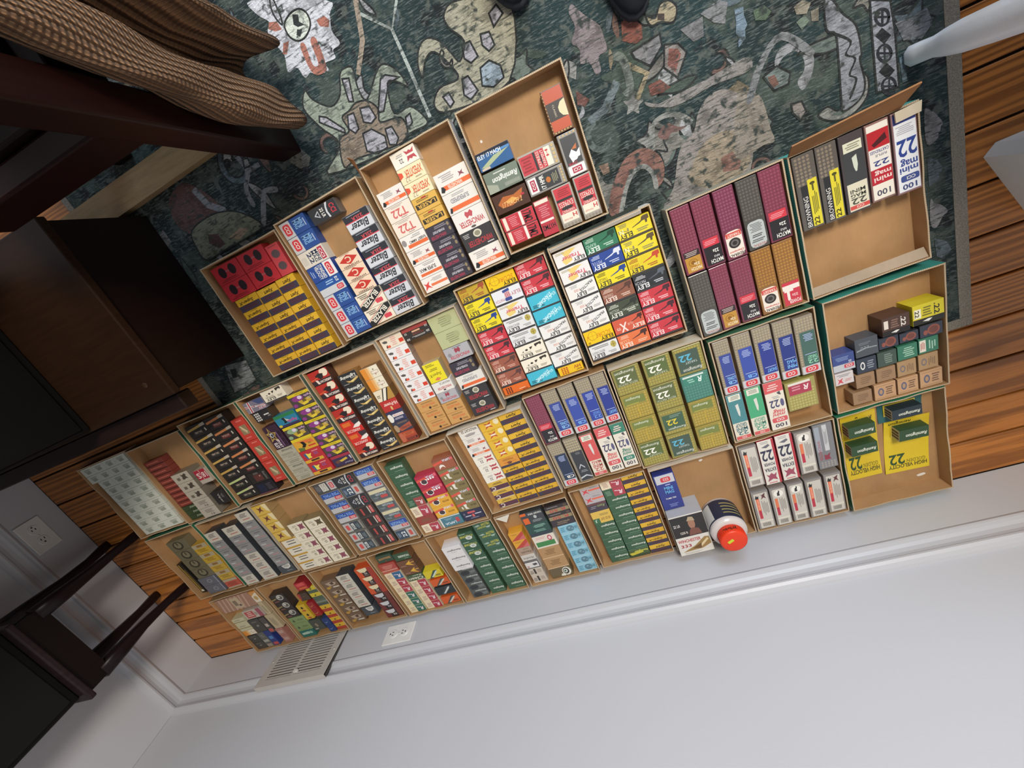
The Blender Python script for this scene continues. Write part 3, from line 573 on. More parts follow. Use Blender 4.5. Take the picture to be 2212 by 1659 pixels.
LG=(R(.08,.66,.92,.75,'3a2c30'),LN(.15,.67,.9,.74,3,'b8a8a0'),R(.1,.75,.92,.98,'b8893c'),E(.48,.84,.26,.06,'a07028'),E(.48,.84,.2,.045,'b8893c'),E(.48,.84,.12,.03,'8a5c20'),T('22s',.5,.85,.8,.89,'e8dcc0','b'),T('MATCH',.3,.91,.85,.96,'ead8b8','b'))
LM=(R(.1,.58,.9,.7,'c83c48'),LN(.16,.61,.84,.68,3,'e09098'),R(.08,.7,.96,.98,'2d2a2e'),T('22s',.5,.76,.8,.81,WH,'b'),T('RIFLE',.5,.85,.78,.88,'c8c4c4','b'),T('MATCH',.3,.9,.92,.96,WH,'b'))
LT=(Q(.1,.6,.92,.98,'e4d8cc'),R(.12,.62,.9,.69,'c8564c'),T('TARGET',.2,.64,.84,.68,'e8d0c4','b'),E(.5,.78,.3,.075,'33302f'),E(.5,.78,.2,.05,'6c6664'),E(.5,.78,.12,.03,'33302f'),T('Champion',.16,.88,.88,.915,'c04840','b'),T('FEDERAL',.16,.93,.9,.97,'3a3434','b'))
LS=(Q(.1,.6,.9,.98,'b4bab8'),LN(.18,.63,.82,.76,6,'6c7272'),LN(.16,.79,.84,.84,2,'3c4040'),LN(.16,.86,.84,.91,2,'4c5252'),T('FEDERAL',.2,.935,.85,.97,'a8504c','i'))
LP=(R(.08,.62,.94,.98,'c23a48'),R(.08,.67,.94,.74,'e6dcd4'),R(.26,.74,.4,.9,'e6dcd4'),R(.14,.72,.6,.77,'e6dcd4'),T('22s',.5,.82,.8,.86,'e8c8c8','b'),T('POWER',.3,.9,.9,.96,'e8d0cc','b'))
FM('fmgold','maroon plastic case with gold target label',MAR,'8c485a',*LG)
FM('fmmatch','maroon plastic case with black MATCH label',MAR,'8c4658',*LM)
FM('fmtgt','maroon plastic case with white ringed target label','74384c','8c4c64',*LT)
FM('fgsil','grey plastic case with silver text label','4c4945','625d57',*LS)
FM('fbtgt','amber plastic case with white ringed target label','8a6030','a87838',*LT)
FM('fbpow','amber plastic case with red block label','8c6234','ac7c3c',*LP)
A('brow','smoky plastic case with yellow and black label','5e5a56',G(.05,.02,.8,.4,4,8,'857a6c'),R(.18,.4,.5,.98,'303134'),R(.5,.34,.94,.98,'d6c93c'),T('BROWNING',.22,.55,.44,.97,'e4e2dc','L'),T('22',.56,.86,.8,.97,'33321c','Lb'),LN(.6,.5,.88,.84,4,'6a662c'),E(.72,.4,.12,.02,'4c4a28'),R(.68,.4,.76,.5,'5a582c'),plastic=True,rough=.3)
A('mmdark','dark plastic case with pale bullet label','4a4448',R(.14,.1,.9,.22,'d6d8c4'),LN(.2,.12,.84,.2,3,'8a8c7c'),R(.08,.22,.94,.62,'424448'),PG('c9d0c2',(.44,.3),(.64,.27),(.66,.4),(.6,.48),(.54,.48),(.48,.42)),R(.1,.62,.94,.98,'d4cfba'),T('MINI',.2,.7,.84,.75,'4a4c44','b'),T('MAG',.2,.76,.84,.81,'4a4c44','b'),T('22',.2,.82,.84,.9,'4a4c44','b'),R(.12,.91,.94,.96,'c8504c'),T('CCI',.4,.92,.7,.95,'e8d0c8','b'),plastic=True,rough=.3)
A('mmred','clear plastic case with red and white striped label','8a6c68',R(.05,.02,.95,.1,'e4e0d8'),R(.05,.1,.95,.32,'b02c34'),PG('4a2428',(.2,.26),(.8,.16),(.86,.24),(.3,.3)),R(.05,.32,.95,.58,'e0dcd6'),T('CARTRIDGES',.1,.34,.9,.38,'4c5488','b'),T('RIFLE',.3,.4,.8,.43,'80808c','b'),T('22',.2,.48,.86,.55,'3c4680','b'),R(.05,.58,.95,.78,'b02c38'),T('mag',.2,.6,.9,.66,'e4d0cc','b'),T('mini',.14,.69,.9,.75,'e4d0cc','b'),R(.05,.78,.95,.98,'e2dcd0'),T('100',.2,.86,.8,.94,'4c4c5c','b'),plastic=True,rough=.3)
A('mmblue','clear plastic case with blue 22 on white label','8a6c70',R(.05,.02,.95,.14,'4858a0'),R(.05,.14,.95,.98,'dfe2e8'),LN(.12,.17,.9,.28,5,'a8aab8'),T('22',.12,.34,.92,.55,'33468c','b'),T('mag',.2,.57,.9,.66,'33468c','b'),T('mini',.14,.68,.9,.75,'33468c','b'),Q(.16,.78,.92,.86,'42528c'),T('CCI',.4,.8,.76,.84,WH,'b'),T('100',.2,.89,.8,.96,'3c4878','b'),plastic=True,rough=.3)
A('y22','tall yellow carton with black .22','c9bc2c',R(0,.72,1,1,'26241f'),T('.22',.68,.1,.86,.66,'2a281c','Rb'),LN(.3,.14,.62,.64,4,'6a6424'),R(.04,.2,.26,.66,'e0dcc4'),PG('d8d8d0',(.3,.86),(.5,.78),(.62,.8),(.5,.92)),T('22',.06,.26,.2,.6,'33311c','Rb'))
A('b22','tall brown carton with white .22','4a342c',R(0,.72,1,1,'201d1c'),T('.22',.68,.1,.86,.66,'dcd8d0','Rb'),LN(.3,.14,.62,.64,4,'84685c'),R(.06,.14,.22,.6,'d8d0c4'),PG('d8d8d0',(.3,.86),(.5,.78),(.62,.8),(.5,.92)))
A('navyarc','slate carton with pale arc line','4a5058',PG('8c9498',(.05,.6),(.5,.52),(.95,.56),(.95,.62),(.5,.58),(.05,.68)),LN(.1,.2,.7,.36,2,'70787c'),T('ccc',.2,.44,.6,.54,'9aa0a4','i'))
A('navyred','navy carton with round brick emblem','343a48',E(.6,.5,.28,.42,'8c5044'),E(.6,.5,.2,.3,'6c4038'),E(.24,.62,.1,.2,'8c5044'))
A('navyoval','navy carton with white oval stamp','343c4a',E(.3,.5,.12,.28,'dcdcd8'),E(.3,.5,.07,.18,'343c4a'),LN(.5,.2,.9,.8,4,'8c94a0'))
A('dkgreen','dark green small carton','3f5048',LN(.3,.15,.8,.85,5,'7c8c80'))
A('grn','bright green small carton','37735c',LN(.25,.15,.85,.85,5,'9cc0ac'))
A('grnlab','bright green small carton with white label','37735c',R(.04,.1,.36,.9,'d8d2c4'),LN(.08,.2,.32,.8,4,'b05850'),LN(.5,.15,.9,.85,3,'9cc0ac'))
A('tan1','plain tan small carton with faint print','97785a',LN(.2,.2,.8,.8,4,'7c6048'),E(.7,.4,.12,.2,'84684e'))
A('tan2','tan small carton with grey oval','a3845f',E(.28,.5,.14,.24,'6c6870'),E(.28,.5,.09,.15,'a3845f'),LN(.5,.2,.88,.8,4,'80684e'))
A('tan3','pale tan small carton with blue oval','bb946e',E(.3,.5,.14,.26,'5c5c74'),E(.3,.5,.08,.16,'a8886a'),LN(.5,.22,.9,.78,4,'6c5040'),R(.06,.08,.94,.11,'9c7c5c'),R(.06,.89,.94,.92,'9c7c5c'))
A('ccibl2','blue and silver small carton with red badge','3c4c86',R(0,.6,1,1,'b9bcc2'),Q(.5,.64,.96,.86,'c04c58'),T('CCI',.6,.68,.88,.82,WH,'b'),T('22',.72,.44,.86,.56,'dcdfe8','b'),LN(.1,.15,.85,.4,3,'7c90bc'))
A('wxs','white small carton with red X','cfc7c6',PG('c84c58',(.12,.4),(.24,.55),(.42,.4),(.34,.65),(.44,.9),(.26,.78),(.1,.92),(.2,.64)),LN(.1,.1,.9,.34,2,'8c8c90'),LN(.5,.55,.92,.8,2,'c88c8c'))
def CB(k,desc,lab,wc,words,hd='a89c80',top=.26,strip='c2c0c4'):
    el=[G(.05,.02,.95,top-.01,6,5,hd),G(.02,top,.16,.84,1,13,hd),R(.2,top,.96,.86,lab),LN(.34,top+.04,.88,top+.17,5,'a4b0d8'),R(.04,.86,.98,1,strip),Q(.2,.88,.86,.98,RC),T('CCI',.34,.9,.74,.96,WH,'b')]
    y=.84
    for w in reversed(words):
        el.append(T(w,.4,y-.075,.92,y-.01,wc,'b')); y-=.08
    el.append(R(.3,y-.03,.9,y-.02,'b0c0e4'))
    A(k,desc,'8d8272',*el,plastic=True,rough=.3)
CB('cb_long','clear case with blue CB LONG label','3a4a92','8cc0ea',['LONG','CB'])
CB('cb_cb','clear case with plain blue CB label','3c50a2','7cb4ea',['CB'])
CB('cb_short','clear case with deep blue SHORT label','2e3c8c','7cb4ea',['SHORT'])
CB('cb_mini','clear case with deep blue two-line label','2a3880','7cb4ea',['MAG','MINI'])
CB('cb_green','clear case with dark green label','44645c','90d0b0',['TARGET','22'])
CB('cb_tgt','clear case with blue TARGET label','33459a','6c94dc',['TARGET','22'])
CB('cb_navy','clear case with navy CB label','2d3a52',WH,['CB'])
A('cb_blk','clear case with charcoal label and silver triangle','8d8272',G(.05,.02,.95,.3,6,5,'b4a884'),R(.16,.3,.96,.98,'3a3d42'),PG('c4c8cc',(.5,.6),(.72,.68),(.72,.71),(.5,.63),(.32,.71),(.32,.68)),LN(.3,.74,.84,.8,2,'8c9094'),PG('c4c8cc',(.16,.9),(.6,.86),(.96,.92),(.96,.94),(.6,.89),(.16,.93)),LN(.4,.33,.86,.38,2,'80848a'),plastic=True,rough=.3)
def MG(k,desc,c1,c2,tc,words):
    A(k,desc,'dcd4c2',R(0,.0,1,.62,c1),R(.12,.02,.88,.14,'dcdccc'),LN(.2,.04,.8,.12,3,'8c8c80'),PG('d4d4cc',(.44,.24),(.64,.22),(.66,.4),(.6,.5),(.52,.46)),*[T(w,.16,.64+.09*i,.88,.72+.09*i,tc,'b') for i,w in enumerate(words)],T('22',.2,.82,.86,.9,tc,'b'),R(.04,.92,.98,.99,'cc5a58'),T('CCI',.4,.935,.7,.975,'ecdcd4','b'),side='8d7466')
MG('mgteal','teal and cream carton with bullet','4c868c','', '44707c',['GROUP','MINI'])
MG('mggreen','green and cream carton with bullet','4ba678','','5c9c84',['GROUP','MINI'])
MG('mgred','coral and cream carton with bullet','cf5a58','','c06460',['MAG','MINI'])
def MM(k,desc,c1): A(k,desc,'e2dacb',R(0,0,1,.22,c1),LN(.15,.05,.8,.18,3,'e4c8c0'),PG('4c4a54',(.62,.24),(.8,.22),(.84,.3),(.7,.28)),LN(.3,.3,.8,.36,2,'a8a4a4'),T('22',.14,.38,.66,.54,'4a4a6c','b'),E(.82,.46,.1,.08,'5c5c80'),T('mag',.2,.57,.9,.65,c1,'bi'),T('mini',.16,.66,.88,.73,c1,'bi'),Q(.1,.75,.94,.85,c1),T('CCI',.34,.775,.76,.825,WH,'b'),T('100',.2,.88,.84,.96,'4c4a5c','b'),side='8d7466')
MM('mmcoral','white and coral carton with 22','d05c60')
MM('mmgreen','white and green carton with 22','3f806c')
A('ryel','olive plastic case with crimson R label','9c9454',G(.06,.3,.94,.98,9,7,'b8ac66'),R(.1,.04,.84,.12,'dcd6cc'),R(.1,.12,.86,.46,'a83c50'),T('R',.6,.18,.78,.36,'ecdcdc','bi'),LN(.15,.16,.5,.34,2,'d08c98'),plastic=True,rough=.3)
SB='c9c4ba'
def WS(k,desc,*ex,c1='e0693c',c2='b83446'): A(k,desc,'8a8480',R(.12,.04,.92,.98,SB),R(.2,.16,.38,.5,c1),R(.2,.5,.38,.72,c2),T('WINCHESTER',.25,.2,.34,.48,'f0d8c8','R'),LN(.48,.24,.86,.66,5,'8e8a86'),R(.12,.78,.92,.82,'dcd6c8'),*[R(.26+.05*i,.84,.285+.05*i,.94,'6c6864') for i in range(10)],*ex,plastic=True,rough=.3)
RID=PG(DK,(.16,.17),(.24,.08),(.32,.12),(.4,.1),(.36,.18))
WS('wsil','grey case with orange red banner label',RID)
WS('wsils','grey case with squirrel badge and orange banner label',R(.16,.02,.92,.26,SB),E(.5,.14,.3,.09,'ece8e0'),PG('33302f',(.4,.2),(.42,.12),(.5,.1),(.52,.06),(.6,.08),(.56,.14),(.58,.2)),R(.2,.26,.38,.5,'dd7a52'))
WS('wsilx','grey case with dark X and orange banner label',RID,PG('5c3438',(.5,.06),(.58,.1),(.68,.08),(.8,.05),(.74,.13),(.82,.2),(.66,.16),(.52,.21),(.6,.13)))
A('wextra','white case with navy 22 and red edge','ded9cf',R(.86,0,1,1,'b03440'),PG('6c6a74',(.2,.14),(.66,.09),(.74,.13),(.5,.17)),LN(.14,.02,.7,.08,2,'a8a4a4'),T('22',.08,.22,.82,.46,'33364c','b'),T('POWER',.12,.5,.8,.57,'3c3e50','b'),T('EXTRA',.1,.62,.8,.7,'3c3e50','b'),PG('9c4c60',(.12,.76),(.3,.79),(.45,.74),(.6,.79),(.78,.75),(.7,.84),(.78,.92),(.5,.88),(.14,.93),(.26,.84)),LN(.15,.95,.75,.985,1,'c86c74'),side='a83844',plastic=True,rough=.35)
A('wsilg','grey case with slim silver labels and red lettering','7c7c80',R(.04,.04,.3,.6,'9aa2ac'),R(.46,.02,.7,.6,'c4c6c8'),LN(.5,.1,.66,.5,5,'7c7e84'),T('WINCHESTER',.1,.34,.26,.8,'a8484c','R'),G(.1,.84,.94,.98,5,3,'9c9690'),PG('8c3848',(.36,.68),(.5,.7),(.7,.66),(.62,.74),(.7,.8),(.36,.8)),plastic=True,rough=.3)
RM='6f7140'
def RR(k,desc,lab,nc,l0,l1,*ex,base='8c8442',hd='a89a4c'): A(k,desc,base,G(.05,.05,.95,.97,9,9,hd),R(.08,l0,.86,l1,lab),*ex,plastic=True,rough=.3)
RR('rem22a','olive case with PISTOL MATCH label and white 22','5f6840','',.04,.64,T('Remington',.1,.08,.8,.22,'e6e4d4','i'),T('22',.16,.3,.62,.54,'ecebe0','b'),T('PISTOL MATCH',.12,.56,.8,.64,'c8ccb4'))
RR('rem22b','olive case with TARGET label and white 22','5c6a3c','',.04,.64,T('Remington',.1,.08,.8,.22,'e6e4d4','i'),T('22',.16,.3,.62,.54,'ecebe0','b'),T('TARGET',.3,.56,.8,.64,'c8ccb4'))
RR('rem22n','yellow case with narrow plain olive label','768042','',.1,.4,T('Remington',.16,.12,.7,.24,'e6e8d4','i'),R(.14,.38,.6,.4,'c0b450'),T('Vyper',.46,.44,.56,.92,'d8b83c','R'),base='98893a',hd='b89c44')
RR('rem22y','olive case with green label and yellow 22','44604a','',.2,.84,T('22',.2,.42,.6,.64,'dcc440','b'),T('Remington',.2,.72,.86,.84,'e6e4d4','i'),LN(.3,.24,.8,.36,2,'7c9484'))
RR('rem22t','olive case with grey green label and blue 22','47584c','',.14,.92,T('22',.16,.28,.6,.52,'5cb0cc','b'),T('TARGET',.34,.54,.76,.62,'c4d0cc'),T('Remington',.2,.74,.88,.9,'e6e6dc','i'))
RR('rteal','teal plastic case with R label','3f8270','',.1,.36,R(.08,.04,.84,.1,'d4dcd4'),T('R',.6,.14,.76,.34,'e4f0ea','bi'),LN(.2,.16,.5,.32,2,'9cc8b8'),base='40786a',hd='548c7c')
A('bigblue','large blue carton with silver end and red badge','343e86',R(.06,.0,.96,.24,'c4c4ca'),Q(.3,.07,.78,.2,'cc4048'),T('CCI',.42,.1,.68,.17,WH,'Ub'),T('MINI',.34,.34,.76,.43,'6cb4e4','Ub'),T('MAG',.34,.45,.76,.54,'6cb4e4','Ub'),T('TUBE 750',.24,.66,.76,.7,WH,'Ub'),LN(.3,.84,.78,.94,3,'7c88c4'),LN(.4,.27,.7,.32,1,'b4bce0'))
A('w333','tall white box with black photo panel and brass cartridges','ddd8d0',R(0,.02,1,.54,'2f2c2c'),E(.6,.24,.1,.13,'a47860'),PG('b09c80',(.48,.16),(.56,.06),(.68,.08),(.72,.18),(.6,.16)),PG('7c5044',(.44,.52),(.5,.38),(.6,.34),(.76,.38),(.82,.52)),T('22 LR',.06,.2,.26,.27,'d4d0cc','Ub'),T('1235 ft',.2,.4,.42,.46,'d8d0c4','Ub'),T('WINCHESTER',.04,.6,.72,.68,'b84448','Ub'),T('333',.08,.73,.4,.81,'a83c44','Ub'),PG('9c7c48',(.1,.92),(.5,.8),(.84,.62),(.96,.64),(.98,.82),(.7,.9)),PG('dcc89c',(.6,.84),(.9,.66),(.94,.7),(.64,.88)),PG('6c4c28',(.4,.86),(.7,.76),(.66,.9)),R(.0,.93,1,1,'dedad0'),LN(.1,.945,.7,.985,2,'a8a49c'),side='a8a7aa')
A('wxg','grey carton with red X and orange bar','b4acae',PG('cc4a4c',(.08,.3),(.2,.44),(.4,.28),(.3,.54),(.42,.84),(.24,.68),(.06,.88),(.16,.56)),R(.4,.4,1,.58,'dc6a50'),LN(.4,.12,.9,.3,2,'8c888c'))
A('rblk','dark plum carton with olive script','47404a',T('Rem',.5,.24,.9,.56,'8c9464','bi'),LN(.1,.3,.46,.66,2,'8a848c'),R(0,0,1,.18,'6c4448'))
A('ysht','yellow carton with green corner block','d9b656',R(0,.56,.34,1,'3f6c4c'),T('50 22 CAT',.4,.56,.9,.78,'8a5c34','b'),T('J',.1,.64,.22,.9,'c4d4c4'),LN(.4,.2,.9,.4,2,'9c8450'))
GN='3d5e46'
A('remw','dark green carton with white script',GN,T('Remington',.26,.2,.97,.52,'d8dcd0','bi'),R(.4,.76,.96,.8,'8ca890'),R(0,.95,1,1,'587862'))
A('remy','dark green carton with yellow script panel','4b5c38',T('Remington',.3,.1,.96,.42,'e0d860','bi'),PG('c4b83c',(.0,.4),(.7,.3),(.7,.55),(.1,.75)),R(0,.74,1,1,'3a4c38'))
RRC='ac4450'
def RRX(k,desc,l,rcol): A(k,desc,l,R(.46,0,1,1,rcol),T('R',.72,.36,.9,.82,'ecdce0','bi'),PG('e4d0d4',(.54,.3),(.74,.4),(.72,.46),(.52,.38)),LN(.06,.2,.4,.8,4,'b4968a' if l!=GN else '7c9c84'))
RRX('rrc','crimson carton with cream end panel',CR,RRC)
RRX('rrg','half green half crimson carton',GN,RRC)
RRX('rrg2','half green half dull red carton',GN,'9c4a48')
A('rrk','plain dark red brown carton','96463e',LN(.1,.3,.85,.7,3,'7c5c48'))
RRX('rrblue','cream and blue carton with white R','e0cfae','37638c')
RRX('rrcr','cream and crimson carton with white R','e0cfae','a83a48')
RRX('rrcg','cream and green carton with white R','dcd0a8','34695a')
A('wild','white carton with cat sketch and black capitals','e2ddd4',T('WILDCAT 22',.14,.14,.95,.4,'4c4848','b'),PG('a09c98',(.2,.66),(.5,.56),(.8,.62),(.7,.84),(.3,.86)))
A('wwild','white carton with red italic lettering and small seal','e2ddd6',T('WILDCAT 22',.4,.12,.96,.3,'6a6668','b'),T('WINCHESTER',.2,.5,.92,.74,'b84c4c','bi'),E(.52,.84,.07,.07,DK))
A('wgrey','silver grey carton with red lettering','aeacb0',T('WINCHESTER',.14,.6,.92,.84,'b84c58','bi'),PG('9c4450',(.44,.12),(.52,.2),(.6,.1),(.64,.3),(.58,.5),(.5,.4),(.42,.5),(.4,.28)),LN(.3,.06,.8,.12,1,'5c5a60'),E(.16,.5,.07,.14,'8c8a90'))
A('cyel','yellow and plum carton with white C','d2ac44',R(0,.46,1,1,'54384a'),R(.08,.56,.9,.9,'5c3844'),T('C',.1,.5,.3,.92,'e0d8cc','b'),LN(.2,.12,.8,.34,2,'6c5424'),R(0,.94,1,1,'e0d4b0'))
A('xyel','yellow carton with red X and white stamp','e0b43a',PG('b8442c',(.22,.2),(.4,.34),(.6,.16),(.52,.45),(.62,.78),(.42,.62),(.2,.84),(.34,.5)),R(.3,.4,.56,.56,'e6dcc0'),E(.84,.34,.13,.28,'e6dcb8'),LN(.2,.02,.7,.1,1,'9c7c24'))
A('xyelb','yellow carton with dark X and bare kraft end','d2b050',PG('6c3c34',(.24,.2),(.4,.34),(.6,.18),(.52,.45),(.62,.74),(.44,.6),(.24,.8),(.34,.5)),PG('e0d0a4',(.66,0),(1,.05),(1,.9),(.8,.7)),R(0,0,.6,.06,'c49a30'),side='a4885c')
A('orc','orange carton with navy foot band','d8943c',R(0,.76,1,1,'3f3c48'),E(.5,.58,.12,.14,'3a342c'),T('COPPER',.2,.46,.86,.6,'c86a34','b'),LN(.1,.1,.8,.34,3,'9c6a30'))
A('monark','black and red carton lettered 22 and 50','35312f',R(0,0,1,.3,'a04440'),T('MONARK',.3,.52,.76,.72,'7c443c','b'),Q(.34,.36,.66,.48,'d8a888'),T('22',.86,.28,.97,.42,'cfcac4','b'),T('22',.04,.36,.14,.5,'cfcac4','b'),T('50',.04,.8,.16,.96,'cfcac4','b'),T('50',.84,.68,.96,.84,'cfcac4','b'),LN(.24,.78,.8,.9,2,'bdb8b4'))
A('sage','pale sage green carton with faint print','b5b88c',LN(.25,.2,.8,.8,5,'8c9068'),E(.7,.4,.1,.2,'a4a87c'))
def WF(k,desc,b): A(k,desc,b,R(.78,.5,.98,.82,'d2442c'),PG(DK,(.14,.9),(.17,.7),(.24,.66),(.24,.9)),R(.2,.72,.34,.92,'d86048'),LN(.42,.12,.7,.88,5,'e0a8a0'),PG('5a5654',(.06,.3),(.2,.26),(.3,.36),(.26,.5),(.12,.46)),side='9a8478')
WF('wflag','white carton with small red flag block','e6e2e0')
WF('wflagc','cream carton with small red flag block','e8dcc8')
A('tanw','tan wood-look carton with orange lettering','c9995c',T('WINCHESTER',.2,.34,.85,.56,'cc6c3c','bi'),LN(.1,.12,.8,.26,2,'8c6438'),E(.54,.76,.06,.12,'3c2c20'),LN(.62,.7,.95,.86,2,'8c6438'))
A('sxy','square bright yellow carton with red diamond','e8d82c',T('SuperX',.12,.52,.84,.72,'33301c','i'),PG('d87c54',(.3,.88),(.5,.78),(.7,.86),(.5,.96)),LN(.1,.06,.7,.2,2,'8c8424'),LN(.2,.3,.8,.44,2,'8c8424'),side='b8a47c')
A('ameag','red carton with black eagle and white disc','b43028',R(0,.66,1,1,'33282c'),E(.78,.24,.2,.3,'ecdcc4'),PG('2c2426',(.28,.36),(.5,.22),(.72,.3),(.64,.6),(.5,.66),(.4,.52)),T('AMERICAN',.4,.74,.98,.92,'ecdcd0','b'),PG('e6d4c4',(.2,.6),(.32,.66),(.38,.94),(.26,.94)),PG('d86c34',(.0,.56),(.4,.46),(.4,.5),(.0,.62)),side='4c3028')
A('armred','red carton with white swoosh on black corner','cc3028',PG('3a3034',(.6,0),(1,0),(1,.6),(.7,.5)),PG('ece4dc',(.52,.62),(.7,.4),(.98,.28),(1,.5),(.84,.66)),R(.08,.1,.5,.4,'d8702c'),T('ARMSCOR',.1,.72,.84,.94,'e8c4bc','b'),side='5c3028')
A('light','black carton with white word and gold flash','2f2f32',T('Lightning',.06,.14,.92,.46,'e8e6dc','bi'),PG('cca860',(.28,.6),(.5,.7),(.96,.5),(.96,.64),(.6,.86),(.4,.8)),PG('e8d898',(.3,.64),(.5,.74),(.9,.58),(.6,.8)),T('FEDERAL',.58,.44,.94,.54,'c8c4bc'),LN(.06,.82,.4,.94,1,'8c8a84'),side='9c7444')
A('orw','orange to white carton with outlined ribbon','e8dfc8',R(0,0,.28,1,'dc8c34'),R(.28,0,.42,1,'e2a864'),R(.42,0,.52,1,'e6c898'),R(.52,.4,.92,.66,'a8907c'),R(.54,.43,.9,.63,'e8dccb'),PG('a8907c',(.66,.66),(.78,.66),(.72,.8)),E(.7,.28,.04,.06,'7c7468'),side='8c6c4c')
A('kraft22','kraft carton with slanted white and black bands and 22','b58a44',PG('e6d8bc',(0,0),(.62,0),(.3,1),(0,1)),PG('e8e0d0',(.62,0),(.8,0),(.46,1),(.3,1)),PG('241f1c',(.8,0),(.88,0),(.54,1),(.46,1)),PG('241f1c',(.55,0),(.62,0),(.3,1),(.24,1)),T('.22',.08,.44,.28,.68,'33291f','b'),side='7c5c38')
A('hipow','red carton with brass cartridge','b8342e',T('Hi-Power',.16,.24,.96,.56,'ecd0c4','b'),R(.46,.6,.56,.92,'d8b870'),side='7c3028')
A('navyw','navy carton with white oval and red stripe','37395a',E(.12,.6,.16,.4,'e4e0d8'),R(.3,.3,.95,.56,'e2dcd8'),T('HI-POWER',.36,.34,.9,.52,'b84840'),LN(.3,.66,.9,.86,2,'c8c4cc'),side='5a4640')
A('ornavy','navy and copper carton with tan oval','3c3c4c',PG('a8543c',(.2,.6),(1,.3),(1,.75),(.3,.95)),E(.12,.6,.14,.36,'a88c6c'),T('HI-SPEED',.36,.56,.9,.76,'6c3a34','b'),R(.3,.08,.9,.24,'6a5a54'),side='5a4640')
A('mohawk','brick red carton with dark capitals','a8452f',T('MOHAWK',.3,.62,.97,.94,'3a2c2c','b'),E(.14,.5,.16,.46,'b86448'),R(.3,.12,.9,.42,'bd6038'),LN(.34,.16,.86,.38,2,'8a3c2c'),side='6c3828')
A('euk','carton printed with red white and blue flags','7c7888',PG('44507c',(.5,0),(1,0),(1,.5),(.7,.4)),PG('d8d4d4',(0,.3),(1,.6),(1,.75),(0,.45)),PG('a43440',(0,.34),(.5,.5),(.5,.56),(0,.42)),PG('d8d4d4',(.2,0),(.34,0),(.28,1),(.14,1)),PG('a43440',(.24,0),(.3,0),(.24,1),(.18,1)),R(.6,.6,1,.68,'b8545c'),R(.6,.78,1,.86,'b8545c'),T('ELEY',.6,.64,.96,.9,'ccc8d0','b'),T('STYLE',.44,.4,.8,.56,'54305c'))
A('edots','black carton with pale dot grid','2b2a2c',*[E(.13+.11*i,.16+.22*j,.045,.09,'c8c6c4') for i in range(3) for j in range(4)],T('ELEY',.8,.6,.96,.74,'a8a6a4','b'),R(.62,.4,.94,.52,'d0cecb'),side='4a3a2c')
A('esport','dark purple carton with gold star and white capitals','3c2638',PG('a88c4c',(.3,.02),(.4,.26),(.7,.3),(.5,.46),(.56,.7),(.32,.56),(.06,.66),(.16,.42),(-.0,.26),(.22,.24)),PG('33222e',(.31,.12),(.38,.3),(.56,.33),(.44,.44),(.47,.58),(.32,.5),(.16,.55),(.23,.42),(.12,.32),(.26,.3)),E(.32,.38,.12,.1,'b4b8c0'),E(.34,.39,.07,.06,'33343c'),T('ELEY',.1,.72,.34,.98,'e8e2e4','Rb'),T('SPORT',.4,.6,.58,.98,'e8dce0','Rb'),R(.68,.3,.74,.95,'7c5c84'),T('ELEY',.8,.3,.96,.96,'241a28','Rb'))
A('grysec','grey green carton with dark line panels','aca896',T('Semmuza',.26,.06,.9,.2,'5c5c54','bi'),LN(.1,.3,.9,.42,2,'84826f'),T('Tiger Cur',.36,.5,.92,.62,'6c6a60'),R(0,.47,1,.485,'7c7a6c'),R(0,.7,1,.715,'7c7a6c'),LN(.2,.78,.9,.94,2,'84826f'))
def AG(k,desc,oval): A(k,desc,'4d4640',R(0,0,1,.2,'d9c128'),LN(.25,.07,.75,.14,1,'8c7c20'),E(.36,.4,.26,.2,oval),E(.46,.36,.1,.13,'dccbe0'),T('Aguila',.66,.26,.97,.46,'cfa8cc','b'),PG('c4a43c',(.3,.6),(.8,.52),(.84,.6),(.9,.78),(.5,.94),(.4,.86)),PG('e0c83c',(.4,.82),(.7,.72),(.7,.9),(.46,.96)),R(.5,.56,.66,.74,'6c5830'),E(.12,.84,.1,.13,oval),LN(.7,.5,.94,.66,2,'c8b898'))
AG('agu','yellow banded olive carton with magenta oval','8c3c84')
AG('agulime','yellow banded olive carton with pale green oval','8fac84')
A('agugreen','green and blue carton with bird and pink lettering','2f7fa0',R(0,0,1,.24,'2f7a4c'),R(0,.82,1,1,'3c3458'),PG('1f2a2c',(.3,.3),(.44,.26),(.5,.5),(.46,.72),(.34,.74),(.36,.5)),PG('d4d0b4',(.44,.3),(.5,.44),(.62,.56),(.48,.6)),T('Aguila',.5,.5,.96,.78,'c84c94','b'),E(.1,.84,.08,.1,'d4bc3c'))
A('agubird','yellow and orange carton with black bird','d9a438',R(0,0,1,.18,'dcc62c'),PG('d8743c',(.1,.25),(.9,.3),(.95,.6),(.6,.5)),PG('1f1c1a',(.34,.3),(.5,.34),(.56,.6),(.44,.8),(.3,.74),(.4,.56)),PG('5c7438',(.1,.7),(.4,.8),(.36,1),(.1,1)),R(.6,.72,.95,.82,'c8342c'),T('22',.66,.5,.8,.62,'5c4c28','b'))
A('agured','red carton with yellow and blue splash','b83038',PG('35608c',(.12,.25),(.3,.2),(.36,.6),(.2,.72)),PG('e6d858',(.24,.2),(.36,.32),(.5,.28),(.4,.5),(.44,.64),(.26,.66)),R(.0,.76,.9,1,'d8a438'),R(.3,.8,.7,.94,'4c3028'),R(.56,.14,.86,.22,'d88c90'),T('22',.6,.3,.8,.5,'7c60a0','b'))
